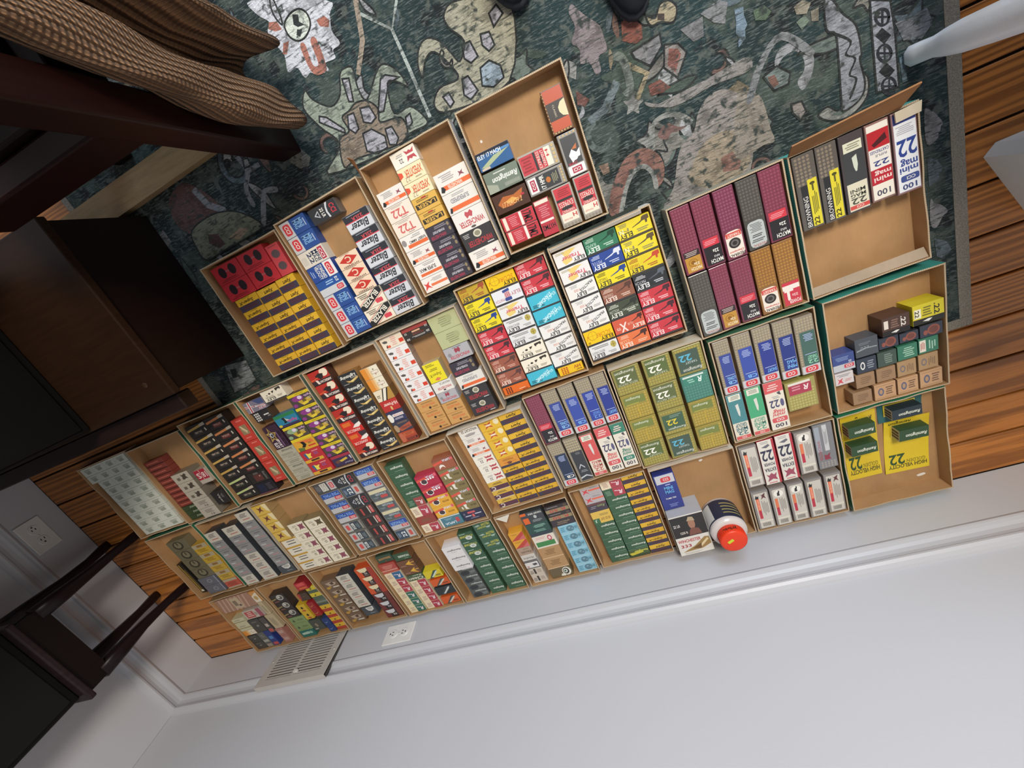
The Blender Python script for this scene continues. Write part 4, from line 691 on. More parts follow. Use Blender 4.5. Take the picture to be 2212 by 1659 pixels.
A('agunavy','navy and crimson carton with gold print','3b3050',R(0,0,1,.24,'a03444'),PG('d0b040',(.3,.5),(.7,.36),(.74,.52),(.4,.66)),PG('6c4438',(.1,.5),(.3,.4),(.36,.66),(.16,.74)),PG('c8c4cc',(.84,.3),(.92,.28),(.92,.6),(.88,.64)),T('Pistol',.5,.76,.9,.9,'b8b0c4','i'))
def BK(k,desc,cas,box,txt): A(k,desc,'2b2826',PG(cas,(.0,.28),(.7,.12),(.7,.3),(.0,.44)),PG('b8ac9c',(.7,.1),(.97,.02),(.97,.26),(.7,.3)),R(.24,.54,.7,.84,box),T(txt,.28,.58,.66,.72,'b4a090','b'),PG('c8c2b4',(.82,.5),(.88,.46),(.9,.7),(.84,.74)))
BK('blkgold','black carton with long brass bullet print','c09c54','3c3a38','SUB')
BK('blkgrn','black green carton with pale lime bullet print','b4c484','3c4438','SUB')
BK('blkred','black carton with copper bullet and red panel','cc8454','6c3434','XTRA')
A('blkpist','black carton with red brown panel','2c2926',R(.28,.3,.72,.86,'5c3430'),R(.34,.1,.6,.26,'5c5450'),T('Biathlon',.82,.2,.94,.9,'8c8884','R'),PG('d4a890',(.56,.44),(.64,.4),(.6,.54)))
A('blknavy','black carton with dark blue panel','231f24',R(.12,.14,.5,.84,'22263c'),LN(.56,.2,.86,.8,5,'4c4850'),R(0,.92,1,1,'6c4058'))
A('redbul','red carton with crossed bullets on tan panel','c04034',R(.26,.3,.84,.72,'8c7a5c'),PG('d8c8a4',(.34,.34),(.42,.32),(.72,.6),(.66,.64)),PG('b8a884',(.34,.44),(.4,.42),(.66,.68),(.6,.7)),LN(.2,.82,.8,.92,1,'d8746c'),LN(.2,.06,.8,.16,1,'d8746c'))
A('redslim','slim dull red carton with dark ribs','7c3a32',LN(.06,.25,.9,.75,1,'a85c50'),R(0,.85,1,1,'4c2622'))
A('grnslim','slim dark green carton with white script','37482f',T('Remi',.4,.2,.94,.7,'b8c0a8','i'))
A('whx','white carton with black square X','b2aa9c',PG('4c443c',(.5,.16),(.62,.26),(.74,.14),(.82,.24),(.76,.46),(.84,.7),(.7,.66),(.58,.76),(.48,.66),(.56,.44)),R(.2,.4,.38,.7,'6c645a'),side='7c7468')
A('wht','plain white carton with small black print','b2aa9e',LN(.25,.2,.75,.6,3,'7c766c'),T('T1',.5,.66,.72,.86,'3c3834','b'),side='7c7468')
A('red18','deep red and white carton lettered S 18','b4a89c',R(0,0,1,.72,'a02c3c'),R(.46,0,.5,.72,'d0b8b0'),T('S',.08,.2,.4,.6,'dcc8c4','b'),T('18',.56,.2,.94,.6,'dcc8c4','b'))
A('blkv','black carton with white lettering on its end','2e2c2c',T('Viper',.4,.2,.6,.9,'c8c4bc','R'),LN(.7,.2,.9,.6,2,'74706c'))
A('whtnote','white note-printed carton','d3d7cc',LN(.2,.2,.8,.5,2,'8c9488'),PG('9aa294',(.3,.5),(.7,.45),(.75,.75),(.35,.8)))
A('olvoval','olive grey carton with dark open oval','6c6650',E(.5,.5,.27,.42,'3f3c30'),E(.5,.46,.18,.3,'7a745c'),R(.46,.1,.54,.5,'4c4838'))
A('gryoval','grey blue carton with pale ring','62636c',E(.55,.5,.15,.24,'84868c'),E(.55,.5,.09,.14,'62636c'),R(.94,0,1,1,'8c90a0'))
A('yelw','yellow and white ribbed carton','bd9c3a',R(0,.0,1,.4,'a89c80'),R(.3,.08,.7,.3,'8c6838'),LN(.1,.5,.85,.85,3,'8c7024'))
A('redw','brick red and white carton','b4503c',R(0,.0,1,.25,'a89c80'),LN(.1,.4,.85,.8,3,'8c3828'),R(0,.88,1,1,'b8ac98'))
A('goldslim','long slim black carton with gold stripes','1f1b18',R(.2,.02,.4,.9,'b0943c'),R(.62,.2,.75,.9,'8c7434'),R(.2,.9,.8,.96,'d4cbb4'))
A('gwht','off-white topped carton with dark sleeve','c2bdb0',LN(.2,.15,.8,.55,3,'6c6864'),LN(.2,.66,.9,.84,1,'b07468'),side='3a3d42')
A('gwin','grey topped carton with dark sleeve','8a8a8a',LN(.2,.12,.75,.3,1,'64666a'),T('WIN',.14,.4,.5,.58,'c8c8c8','b'),LN(.2,.64,.85,.82,1,'b08484'),side='3a3d42')
A('dkoval','charcoal carton with white half disc','43484c',PG('cfccc6',(.3,.1),(.9,.02),(.86,.4),(.62,.56),(.4,.44)),E(.6,.24,.2,.14,'a8a8a4'),LN(.4,.7,.9,.84,1,'84888c'))
A('ywht','white carton with ochre edge and dark print','ddd6c4',R(0,0,1,.18,'c0922c'),LN(.12,.3,.9,.48,1,'5c5854'),LN(.18,.6,.86,.8,1,'5c5854'))
def WRF(k,desc,xc): A(k,desc,'e4dcc6',PG(xc,(.56,.16),(.68,.26),(.76,.2),(.84,.26),(.96,.14),(.88,.46),(.96,.84),(.84,.7),(.76,.78),(.68,.7),(.56,.86),(.62,.48)),T('22',.3,.52,.46,.76,'5c5650','b'),LN(.16,.2,.5,.44,2,'a09a88'),side='8c7c5c')
WRF('wrf','ivory carton with plum X and 22','8a4c5c')
WRF('wrfd','ivory carton with dark brown X and 22','5c5034')
A('ccipist','charcoal clear-cased pack with white PISTOL block','4a4a4c',R(.68,.1,.97,.9,'b8b4b4'),Q(.74,.24,.92,.76,'c44a50'),T('CCI',.79,.32,.87,.68,WH,'Rb'),R(.3,.14,.6,.86,'d4d2c8'),T('PISTOL',.34,.2,.44,.8,'3c3c40','R'),T('MATCH',.46,.2,.56,.8,'3c3c40','R'),LN(.06,.2,.26,.8,3,'7c7c80'),plastic=True,rough=.3)
A('cciblue','clear-cased pack with blue and silver label','77756f',R(.05,.05,.95,.5,'2f4d9a'),T('MINI MAG',.16,.14,.9,.44,'7ca0dc','b'),R(.05,.5,.95,.95,'bab9ba'),Q(.6,.5,.95,.8,'c84a52'),T('CCI',.68,.56,.88,.74,WH,'b'),plastic=True,rough=.3)
A('ccisgb','clear-cased pack with slate and silver label','6c6862',R(.05,.08,.4,.92,'b4b0ae'),Q(.14,.25,.3,.75,'c8524e'),R(.4,.08,.84,.92,'3c464e'),T('SGB',.44,.18,.58,.82,'e4e4e0','Lb'),LN(.64,.2,.8,.8,3,'7c8890'),R(.88,.1,.92,.9,'a8a49c'),plastic=True,rough=.3)
A('cciwmr','clear-cased pack with navy and silver label','7c7a76',R(.05,.08,.6,.92,'3a4c60'),T('22',.3,.22,.52,.78,'e0e4e4','Lb'),LN(.1,.2,.24,.8,3,'8c9cac'),R(.6,.08,.95,.92,'b9b5b2'),Q(.7,.25,.86,.75,'c4584e'),plastic=True,rough=.3)
A('cciredb','dark clear-cased pack with red stripes','4c4440',R(.05,.08,.95,.92,'332c2a'),R(.26,.2,.36,.86,'b04a44'),R(.66,.12,.72,.82,'c8c0b4'),Q(.76,.1,.92,.82,'c04a48'),T('CCI',.8,.2,.88,.7,'ecdcd4','L'),plastic=True,rough=.3)
A('sting','clear-cased pack with blue over silver label','7a7872',R(.05,.06,.95,.52,'3350a0'),T('STINGER',.1,.18,.82,.48,'88acdc','b'),R(.05,.52,.95,.95,'b9b8ba'),Q(.58,.56,.92,.82,'c64a52'),T('CCI',.66,.6,.86,.78,WH,'b'),plastic=True,rough=.3)
A('stingg','clear-cased pack with cream strip and grey label','78787a',R(.05,.06,.95,.36,'d2caa8'),R(.05,.36,.95,.95,'566064'),T('STINGER',.28,.42,.86,.6,'b4bcc0','b'),Q(.5,.64,.86,.88,'c2504e'),LN(.1,.7,.4,.86,2,'8c9498'),plastic=True,rough=.3)
def LP(k,desc,b,*ex): A(k,desc,b,PG('d65848',(.0,.3),(.48,.16),(.48,.36),(.0,.5)),T('LAPUA',.48,.12,.84,.32,'dce0f0','b'),Q(.86,.04,.98,.3,'d86470'),*ex)
DM=(PG('ece8e0',(.16,.42),(.5,.36),(.46,.74),(.3,.84),(.18,.7)),E(.33,.56,.13,.2,'4c3c40'))
LP('lapr','crimson carton with dark dish and white glyphs','b02e48',*DM,*[E(.56+.12*i,.42-.02*i,.045,.09,'ece8e8') for i in range(3)])
LP('lapy','yellow carton with dark dish print','dfa83c',*DM,T('MASTER',.6,.56,.9,.72,'8c6028','b'))
A('lapb','slate blue carton with white edge','507c8c',R(0,0,.06,1,'e0dcd4'),R(.06,0,1,.08,'e0dcd4'),T('LAPUA',.16,.6,.7,.82,'dce4e8','b'),Q(.72,.3,.88,.74,'b84c54'),LN(.2,.2,.6,.4,2,'8cb0bc'))
LP('lapbr','terracotta carton with white arch','9c5c44',PG('ece4dc',(.2,.9),(.24,.6),(.34,.5),(.46,.6),(.5,.86),(.4,.7),(.3,.74)),R(0,0,1,.1,'84503c'))
LP('lapo','olive tan carton with white figure','84754e',PG('e4e0d4',(.3,.42),(.46,.4),(.42,.7),(.5,.9),(.34,.86)),PG('e4e0d4',(.16,.6),(.22,.58),(.24,.8),(.18,.84)),T('MIDAS',.62,.52,.9,.7,'544c34','b'))
A('lapn','navy carton with red badge','33344e',Q(.28,.14,.66,.32,'c85c60'),R(.1,.5,.4,.58,'c8c8d4'),Q(.44,.42,.56,.72,'c86060'),R(.6,.42,.92,.5,'c8c8d4'),LN(.2,.76,.8,.88,1,'8c8ca4'),T('22',.06,.22,.14,.38,'b4b4c4'))
A('pinkst','long pink striped carton with cream panel','a07a66',*[PG('bc9c88',(.04+.12*i,1),(.08+.12*i,1),(.16+.12*i,0),(.12+.12*i,0)) for i in range(7)],R(.42,.1,.66,.9,'b8a488'),R(.46,.3,.56,.7,'7c6c58'),LN(.56,.6,.64,.86,1,'4c4440'))
A('orsun','small orange and white carton','c88c48',PG('d8cdb8',(0,.4),(1,.1),(1,1),(0,1)),E(.5,.6,.3,.2,'b8985c'))
A('crslim','slim cream carton with grey print','b8a888',LN(.25,.1,.75,.9,5,'8c8068'))
A('redwht','red and white carton with stamped lettering','bdb0a4',R(.08,.12,.56,.9,'b0504c'),LN(.14,.2,.5,.8,3,'d8b4ac'),R(.76,0,1,1,'98505c'),LN(.6,.3,.74,.8,2,'84786c'))
A('wyel','cream white carton with olive line','c6c0a0',R(0,.5,1,.62,'8c8460'),LN(.1,.15,.8,.4,1,'98947c'))
A('dkgry','charcoal carton with pale scrawl','44423e',PG('84827c',(.4,.5),(.6,.42),(.7,.5),(.5,.62)),LN(.2,.14,.8,.3,1,'6c6a64'))
A('ccismall','charcoal carton with red badge end','504a48',Q(.1,.74,.9,.96,'b85450'),R(.2,.4,.8,.6,'b8aca0'))
A('gryb','grey carton with pale stripe','605f5c',R(.1,.5,.9,.66,'a4a098'),LN(.2,.15,.8,.35,2,'84827c'),R(.1,.8,.9,.98,'9c8c80'))
A('bluecci','deep blue carton with red badge end','2c3a7c',R(.2,.36,.8,.56,'4c80b8'),Q(.12,.78,.9,.96,'b84c4c'))
A('pinkb','dusty pink carton','a8746a',R(.16,.3,.84,.7,'b8988c'))
A('pantb','black carton with white round head emblem','322c2a',E(.66,.4,.24,.34,'b4b0a8'),E(.68,.42,.16,.22,'5c5854'),E(.62,.34,.06,.1,'d8d4cc'),PG('8c7c50',(.0,.5),(.36,.4),(.36,.52),(.0,.66)),R(.1,.76,.44,.9,'744a40'))
A('lgreen','pale green carton with dark tree mark','7f9464',PG('3c4c38',(.14,.6),(.22,.2),(.32,.6)),T('WOLF',.5,.3,.86,.52,'4c5c40','b'),R(.1,.8,.9,.86,'66804c'))
A('teal','teal carton with bullet print','2f6c66',PG('a8c0b0',(.1,.3),(.6,.2),(.8,.4),(.6,.56),(.12,.6)),E(.78,.4,.12,.2,'8cb0a0'))
A('redtent','glossy red carton with raised lid','a82c30',PG('c8504c',(.1,.2),(.8,.0),(.9,.4),(.2,.5)),R(.2,.66,.9,.86,'c86434'),side='90242a')
A('dkbrown','dark brown carton with red wedge','4a3a2e',PG('a83830',(0,0),(.3,0),(.1,.9),(0,.8)),LN(.4,.4,.8,.55,1,'6c5840'))
A('yg','yellow and green banded carton','c8b434',R(0,.55,1,1,'4c5c4c'),PG('3c4428',(.3,.44),(.44,.18),(.5,.44)))
A('gryst','grey green striped carton','5a6458',R(0,.3,1,.5,'7c8474'),R(0,.7,1,.85,'40483c'))
A('yr','yellow and red banded carton','cfa834',R(0,.55,1,1,'a84030'),PG('4c3c24',(.3,.44),(.44,.18),(.5,.44)))
A('ybull','yellow carton with black bull mark','cca830',PG('33281c',(.4,.3),(.6,.26),(.66,.5),(.5,.6),(.36,.5)),PG('a84434',(.2,.8),(.5,.7),(.8,.8),(.6,.95)))
A('photog','dark grey carton with photo print','4c4f4a',PG('8c7c6c',(.3,.4),(.5,.3),(.6,.6),(.4,.7)),R(.1,.8,.4,.9,'a8a498'))
A('redy','deep red carton with gold line','94262a',PG('b8843c',(.2,.5),(.45,.6),(.8,.4),(.8,.46),(.46,.68),(.2,.58)))
A('bluey','blue carton with white fleck','2c3f74',PG('8090b4',(.2,.5),(.45,.6),(.8,.4),(.8,.46),(.46,.68),(.2,.58)))
A('brphoto','brown photo-printed carton with brass coins','6f5a48',PG('a89480',(.2,.3),(.6,.2),(.9,.36),(.8,.6),(.4,.66)),E(.24,.84,.12,.14,'b48c3c'),E(.4,.74,.08,.1,'a4803c'),R(.56,.76,.96,.88,'c8c0b0'),PG('4c3a30',(.5,.3),(.7,.25),(.74,.5),(.56,.55)))
A('orblk','orange and black carton with cream half disc','c8532c',R(.34,0,.72,1,'33282a'),PG('dccfa8',(.14,.04),(.74,.0),(.7,.34),(.5,.5),(.26,.42)),R(.72,0,1,1,'9c3a2c'),T('22',.44,.56,.62,.72,'d8d0c0','b'),R(.38,.8,.66,.88,'7c6c5c'))
A('redblk','dark red and black carton with silver half disc','6c2f28',R(.3,0,.72,1,'2c2224'),PG('c4c4c8',(.1,.1),(.66,.04),(.64,.38),(.44,.54),(.2,.44)),T('22',.44,.6,.66,.78,'d8d4d0','b'))
A('dkgrnb','dark green carton with bronze band','364a3a',PG('8c7048',(.1,.36),(.9,.3),(.9,.62),(.5,.56),(.1,.66)),E(.5,.84,.06,.08,'7c3c34'))
A('monarkg','dark green carton lettered in white','37523a',T('MONARK',.24,.32,.94,.62,'d4dccc','b'),LN(.5,.76,.95,.86,1,'8ca08c'),side='6c4c34')
A('brarr','brown carton with yellow arrow head','6f4a34',PG('d8a838',(.44,.54),(.8,.1),(.74,.4),(1,.36),(1,.44),(.72,.5),(.92,.92)),R(.1,.66,.42,.8,'94705c'),side='5a4030')
A('clean','green carton with bold cream word','4a5a40',T('Rem',.4,.06,.96,.34,'c8d0b8','i'),T('Clean',.06,.46,.96,.94,'d8d4c0','b'))
A('redpap','brick red papered carton with script','a84a40',LN(.1,.2,.9,.6,3,'c88878'),R(0,.66,1,.78,'c8907c'),R(0,.86,1,1,'b45c4c'))
def DG(k,desc,b,band,bul): A(k,desc,b,PG(band,(.2,1),(.42,1),(.86,0),(.62,0)),PG(bul,(.34,.88),(.44,.9),(.78,.3),(.82,.06),(.7,.18)),LN(.6,.6,.92,.84,2,'33302c'))
DG('diagy','yellow carton with slanted green bullet band','cfbc2c','3c5244','c4ccc0')
DG('diago','orange carton with slanted grey bullet band','cc5a28','4c4c48','c8c4b8')
DG('diagk','black carton with slanted silver bullet','2f3436','3c4244','c4c8c4')
A('remwh','white carton with black script','dcd8d8',T('Remington',.2,.34,.96,.6,'44444a','bi'),LN(.3,.7,.7,.8,1,'aaa8a8'))
A('remgry','dark grey carton with mottled print','565a58',T('Remington',.3,.02,.97,.24,'d0d4d0','bi'),PG('33363a',(.06,.6),(.2,.36),(.5,.34),(.66,.6),(.5,.9),(.16,.94)),PG('6c7472',(.6,.5),(.96,.4),(.96,.7),(.7,.8)))
A('cyc','dark green carton with white whirl','3a5a44',T('CYCLONE',.06,.34,.92,.6,'ccc44c','bi'),E(.62,.68,.22,.24,'c8ccc4'),E(.62,.68,.1,.11,'98a098'),R(.1,.1,.5,.18,'9cb0a0'))
A('yjack','dark green carton with yellow lettering and wings','41614e',T('YELLOW',.44,.14,.94,.4,'c8c04c','bi'),T('JACKET',.16,.42,.7,.64,'c8c04c','bi'),PG('9cb0a4',(.04,.3),(.3,.2),(.4,.34),(.2,.4)),PG('9cb0a4',(.66,.56),(.96,.5),(.84,.74),(.7,.7)))
A('yrd','yellow and red diagonal carton','d89c34',PG('b8483c',(0,1),(.95,0),(1,0),(1,1)),PG('c46868',(.5,1),(1,.4),(1,1)),LN(.1,.16,.6,.34,2,'b07c2c'))
A('tanb','dull tan carton with serif print','a8907c',T('Fiocchi',.22,.5,.92,.78,'5c4a40','b'),LN(.4,.16,.9,.32,1,'84705c'))
A('whb','off-white carton with black script','c8c2ba',T('Rimfire',.14,.36,.86,.66,'44404a','i'),R(0,.86,1,1,'44404a'))
A('whb2','white carton with black frame and animal','d4d0cc',R(0,.0,1,.12,'33333c'),R(0,.9,1,1,'33333c'),R(.94,0,1,1,'33333c'),PG('4c4850',(.5,.4),(.8,.34),(.86,.6),(.6,.66)),R(.08,.6,.24,.84,'b88c8c'))
A('bw','cream and black print carton','c4b8a8',R(.36,.08,.5,.8,'3a3432'),LN(.06,.3,.32,.8,3,'6c625c'),LN(.56,.2,.94,.7,3,'9c8c80'))
A('trif','slate TARGET RIFLE carton with orange tabs','3f4448',R(0,0,.26,.22,'d8682c'),R(.04,.44,.3,.94,'d8642c'),T('TARGET RIFLE',.36,.1,.97,.24,'dcdcd4','b'),E(.62,.46,.07,.14,'b4b8b4'),LN(.36,.68,.9,.9,3,'8c9894'))
A('dkgrn2','deep green carton with pale fine print','33504a',LN(.3,.12,.9,.36,3,'8cb4a4'),LN(.2,.5,.8,.7,2,'7ca498'),R(0,.75,1,1,'37424a'))
A('pinkgrn','white carton with green panel and pink seal','dcd2c4',R(.06,.5,.92,.88,'43834c'),E(.76,.3,.1,.22,'b84858'),E(.76,.3,.06,.13,'e4c8c8'),LN(.1,.1,.6,.3,2,'d8a4a4'))
A('kraft','plain kraft carton with brown print','b08a60',LN(.2,.2,.8,.7,4,'84643f'),R(0,.92,1,1,'d0b088'))
A('bull','olive carton with white and black bull ring','6a5c42',E(.76,.5,.2,.44,'dcd8cc'),E(.74,.48,.14,.32,'33302c'),E(.72,.46,.09,.2,'dcd8cc'),E(.71,.46,.05,.11,'3c6a54'),PG('dcd8cc',(.44,.9),(.5,.66),(.66,.76),(.64,.96)))
A('blktan','black and tan carton with red figures','3a3436',R(.0,.46,1,.94,'948464'),T('R 50',.16,.5,.84,.9,'b04c48','b'),LN(.1,.12,.7,.3,1,'8c8480'),E(.88,.22,.08,.16,'5c4c44'))
A('spec','charcoal SPECIAL MATCH carton','3f383e',T('SPECIAL',.24,.28,.8,.5,'9c8c70','b'),T('MATCH',.24,.56,.66,.78,'9c8c70','b'))
A('globe','sky blue carton with grey globe print','84b8cc',R(.02,.04,.98,.08,'c4dde4'),R(.02,.92,.98,.96,'c4dde4'),E(.58,.5,.2,.36,'5a7c8c'),PG('7ca4b4',(.46,.4),(.56,.26),(.62,.4),(.54,.56)),PG('7ca4b4',(.62,.56),(.72,.46),(.7,.7)),LN(.8,.3,.94,.7,3,'3f6474'),LN(.06,.2,.32,.8,3,'5c94ac'))
# ---------- the room: floor planks, walls, baseboards
random.seed(4)
fl=struct(box('floor',(-.3,-.3,-.03,4.6,4.2,-.012),mat('1c0f08',.7,'print')),'dark subfloor under warm pine planks')
PLK=mat('ab6c30',.42,'plank')
seams=[0,.1117,.2162,.3184,.4212,.5182,.618,.722,.8264]
while seams[-1]<4.1: seams.append(seams[-1]+.1035)
for i in range(len(seams)-1):
    a,b=seams[i],seams[i+1]
    o=box('plank',(0.002,a+.0026,-.0118,4.5,b-.0026,0),PLK,fl,bev=.0018)
WALLM=mat('c3c3c8',.6,'wall'); TRIM=mat('bebec3',.4,'wall')
struct(box('wall_back',(-.25,-.15,-.012,4.6,-.02,2.6),WALLM),'smooth white plaster wall behind the trays')
struct(box('wall_left',(-.15,-.019,-.012,-.02,4.1,2.6),WALLM),'smooth white plaster wall beside the dark furniture')
def sweep(name,prof,p0,p1,mitre,m,parent=None):
    # prof: (depth from wall face, z); runs p0->p1 along x (back) or y (left)
    vs=[];n=len(prof)
    for end,p in enumerate((p0,p1)):
        for d,z in prof: vs.append(mitre(p,d,z,end))
    fs=[(i,(i+1)%n,n+(i+1)%n,n+i) for i in range(n)]+[tuple(range(n))[::-1],tuple(range(n,2*n))]
    return mesh(name,vs,fs,m,parent=parent)
BP=[(-.02,0),(0,0),(0,.132),(.004,.137),(.006,.141),(.005,.146),(-.003,.149),(-.007,.156),(-.008,.166),(-.005,.176),(0,.181),(.0005,.186),(-.004,.192),(-.013,.197),(-.02,.199)]
bb=struct(sweep('baseboard_back',BP,0,4.55,lambda p,d,z,e:((d if e==0 else p),d,z),TRIM),'tall white moulded baseboard behind the trays')
lb=struct(sweep('baseboard_left',BP,0,4.05,lambda p,d,z,e:(d,(d if e==0 else p),z),TRIM),'tall white moulded baseboard on the side wall')
# outlets
OUTM=mat('e2dfdc',.25,'plastic'); SLOT=mat('2a2624',.6,'print')
def outlet(label,loc,rz):
    o=empty('wall_outlet',loc,rz); tag(o,label,'outlet')
    # plate faces local +y ; x horizontal; z up
    pl=box('cover_plate',(-.056,0,-.035,.056,.0045,.035),OUTM,o,bev=.002,seg=2)
    for s in (-1,1):
        rc=loft('receptacle',[[(s*.021+rx*math.cos(a*math.pi/10),y,rzz*math.sin(a*math.pi/10)) for a in range(20)] for y,rx,rzz in ((.004,.0165,.014),(.0062,.0165,.014),(.0066,.0155,.013))],OUTM,o,smooth=False)
        for dx,dz,w,h in ((-.002,.005,.006,.0026),(-.002,-.005,.0065,.0026),(.0085,0,.0045,.0045)):
            box('slot',(s*.021+dx*s-w,.0064,dz-h/2,s*.021+dx*s,.0069,dz+h/2),SLOT,rc)
    lathe('screw',[(.003,0),(.003,.001)],OUTM,o,n=10).matrix_local=Matrix.Translation((0,.0045,0))@Matrix.Rotation(-math.pi/2,4,'X')
    return o
outlet('white wall outlet on baseboard near the floor grille',(.943,0.0002,.0855),0)
outlet('white wall outlet on baseboard behind the dark side table',(0.0002,.779,.092),-math.pi/2)
# floor grille (baseboard register)
gr=empty('vent_register',(.555,.0065,0)); tag(gr,'grey white slatted vent register set against the baseboard','vent')
GM=mat('bdb8b2',.45,'plastic')
gx=.148
prof=[(0,.0),(.030,.0),(.030,.012),(.012,.185),(.009,.197),(0,.199)]
for s,nm in ((-1,'end_cap'),(1,'end_cap')):
    pr=prism('end_cap',[(0,0)]*3,0,1,GM,gr) if False else None
def gpt(z): return .0045+.011*(z/.19)
def gplate(name,x0,x1,z0,z1,t=.003,dy=0):
    vs=[]
    for z in (z0,z1):
        y=gpt(z)+dy
        vs+=[(x0,y-t,z),(x1,y-t,z),(x1,y,z),(x0,y,z)]
    return mesh(name,vs,BF,GM,parent=gr)
gplate('frame_rail',-gx,gx,.002,.02); gplate('frame_rail',-gx,gx,.168,.19)
for x0,x1 in ((-gx,-gx+.028),(gx-.028,gx),(-.005,.005)): gplate('frame_stile',x0,x1,.02,.168)
for i in range(14):
    z=.0245+i*.0104
    gplate('slat',-gx+.028,gx-.028,z,z+.0052,dy=-.0006)
mesh('back_panel',bvs(-gx,.0002,.002,gx,.0015,.19),BF,mat('4a4642',.7,'print'),parent=gr)
mesh('top_cap',[(-gx,.0002,.19),(gx,.0002,.19),(gx,gpt(.19),.19),(-gx,gpt(.19),.19),(-gx,.0002,.1925),(gx,.0002,.1925),(gx,gpt(.19),.1915),(-gx,gpt(.19),.1915)],BF,GM,parent=gr)
box('damper_lever',(.008,gpt(.16)-.001,.155,.022,gpt(.16)+.008,.165),mat('d8d4cc',.4,'plastic'),gr,bev=.001)
for s in (-1,1): lathe('screw',[(.0035,0),(.0035,.0015)],mat('d0ccc6',.3,'plastic'),gr,n=10).matrix_local=Matrix.Translation((s*(gx-.012),gpt(.1),.1))@Matrix.Rotation(-math.pi/2,4,'X')
# ---------- rug
RX0,RX1,RY0,RY1,RT=.83,2.656,.432,3.2,.004
rug=tag(box('area_rug',(RX0,RY0,.0002,RX1,RY1,RT),mat('17211f',.95,'rug')),'distressed dark green patterned rug under the trays','rug')
BD=mat('8f877a',.95,'binding')
box('binding',(RX1-.022,RY0+.0205,RT,RX1+.001,RY1,RT+.0012),BD,rug); box('binding',(RX0-.001,RY0+.0205,RT,RX0+.016,RY1,RT+.0012),BD,rug); box('binding',(RX0-.001,RY0-.001,RT,RX1+.001,RY0+.02,RT+.0012),BD,rug)
def cat(P,n=4):
    out=[];L2=len(P)
    for i in range(L2):
        p0,p1,p2,p3=P[i-1],P[i],P[(i+1)%L2],P[(i+2)%L2]
        for j in range(n):
            t=j/n; out.append(tuple(p1[q]+.5*t*(p2[q]-p0[q]+t*(2*p0[q]-5*p1[q]+4*p2[q]-p3[q]+t*(3*(p1[q]-p2[q])+p3[q]-p0[q]))) for q in (0,1)))
    return out
# small filler leaves, hooks and blossoms woven between the big motifs
rr=random.Random(11); FILL=[]
PAL=['56665c','6c6a62','62443a','7c7c78','465a64','77694c','8c9092','34483c','50605a','83868c']
for i in range(230):
    cx,cy=rr.uniform(.86,2.62),rr.uniform(.6,1.72); a=rr.uniform(0,6.28); sz=rr.uniform(.016,.05); k=rr.random(); c=rr.choice(PAL)
    if k<.4: P=[(-1,0),(-.5,.28),(.1,.34),(.7,.16),(1,.1),(.6,-.06),(0,-.12),(-.6,-.14)]
    elif k<.65: P=[(1,0),(.7,.5),(.1,.8),(-.6,.6),(-.9,0),(-.7,-.4),(-.4,-.5),(-.55,-.1),(-.45,.3),(0,.45),(.4,.3),(.6,-.05)]
    elif k<.85: P=[((1 if j%2 else .55)*math.cos(j*.628),(1 if j%2 else .55)*math.sin(j*.628)) for j in range(10)]
    else: P=[(-.5,0),(0,.7),(.5,0),(0,-.7)]
    FILL.append((c,1 if rr.random()<.55 else 0,[v for x,y in P for v in (1000*(cx+sz*(x*math.cos(a)-y*math.sin(a))),1000*(cy+sz*(x*math.sin(a)+y*math.cos(a))))]))
OUTL=mat('15191b',.95,'motif')
for n,(c,o,f) in enumerate(FILL+list(RUG)):
    P=[(f[i]/1000,f[i+1]/1000) for i in range(0,len(f),2)]
    P=cat(P) if len(P)>=7 else P
    z=RT+.00005+.000003*n; vs=[(x,y,z) for x,y in P]; fs=[tuple(range(len(P)))]; fm=[0]
    if o:
        L2=len(P)
        for i in range(L2):
            p0,p1,p2=Vector(P[i-1]),Vector(P[i]),Vector(P[(i+1)%L2])
            d1=(p1-p0).normalized(); d2=(p2-p1).normalized(); m_=Vector((-(d1+d2).y,(d1+d2).x))
            m_=m_.normalized()*.0017/max(.35,m_.normalized().dot(Vector((-d1.y,d1.x)))) if m_.length>1e-4 else Vector((0,.0019))
            vs+=[(*(p1-m_),z+.00012),(*(p1+m_),z+.00012)]
        for i in range(L2):
            a_,b_=L2+2*i,L2+2*((i+1)%L2); fs.append((a_,b_,b_+1,a_+1)); fm.append(1)
    mesh('motif',vs,fs,[mat(c,.95,'motif'),OUTL],fm,parent=rug)
# ---------- cardboard trays
KR=mat('ae875c',.75,'kraft'); KRD=mat('99744c',.78,'kraft'); EDG=mat('bda88c',.8,'corrugated')
TP={1:('red and yellow tray','at the corner of the rug'),2:('blue and cream tray',''),3:('white and black tray',''),4:('half-empty clear pack tray',''),5:('cyan and red tray',''),6:('yellow and green tray',''),7:('maroon case tray',''),8:('half-empty smoky tray',''),
9:('tan and navy tray',''),10:('blister card tray',''),11:('blue-label tray with empty corner',''),12:('grey banner case tray',''),13:('olive case tray',''),14:('jar tray',''),15:('blue-label tray with maroon case',''),16:('green and gold tray',''),17:('white and gold tray',''),18:('white and tan tray',''),19:('black and red tray',''),20:('magenta and yellow tray',''),21:('black bullet-print tray',''),22:('slim red tray',''),23:('all-white tray',''),24:('olive oval tray',''),25:('grey sleeve tray',''),26:('yellow and ivory tray',''),27:('clear-cased pack tray',''),28:('green and crimson tray',''),29:('mixed tray near corner',''),30:('yellow-banded tray near grille',''),31:('brown photo tray',''),32:('cream and crimson tray',''),33:('dark green tray',''),34:('sky-blue globe tray','')}
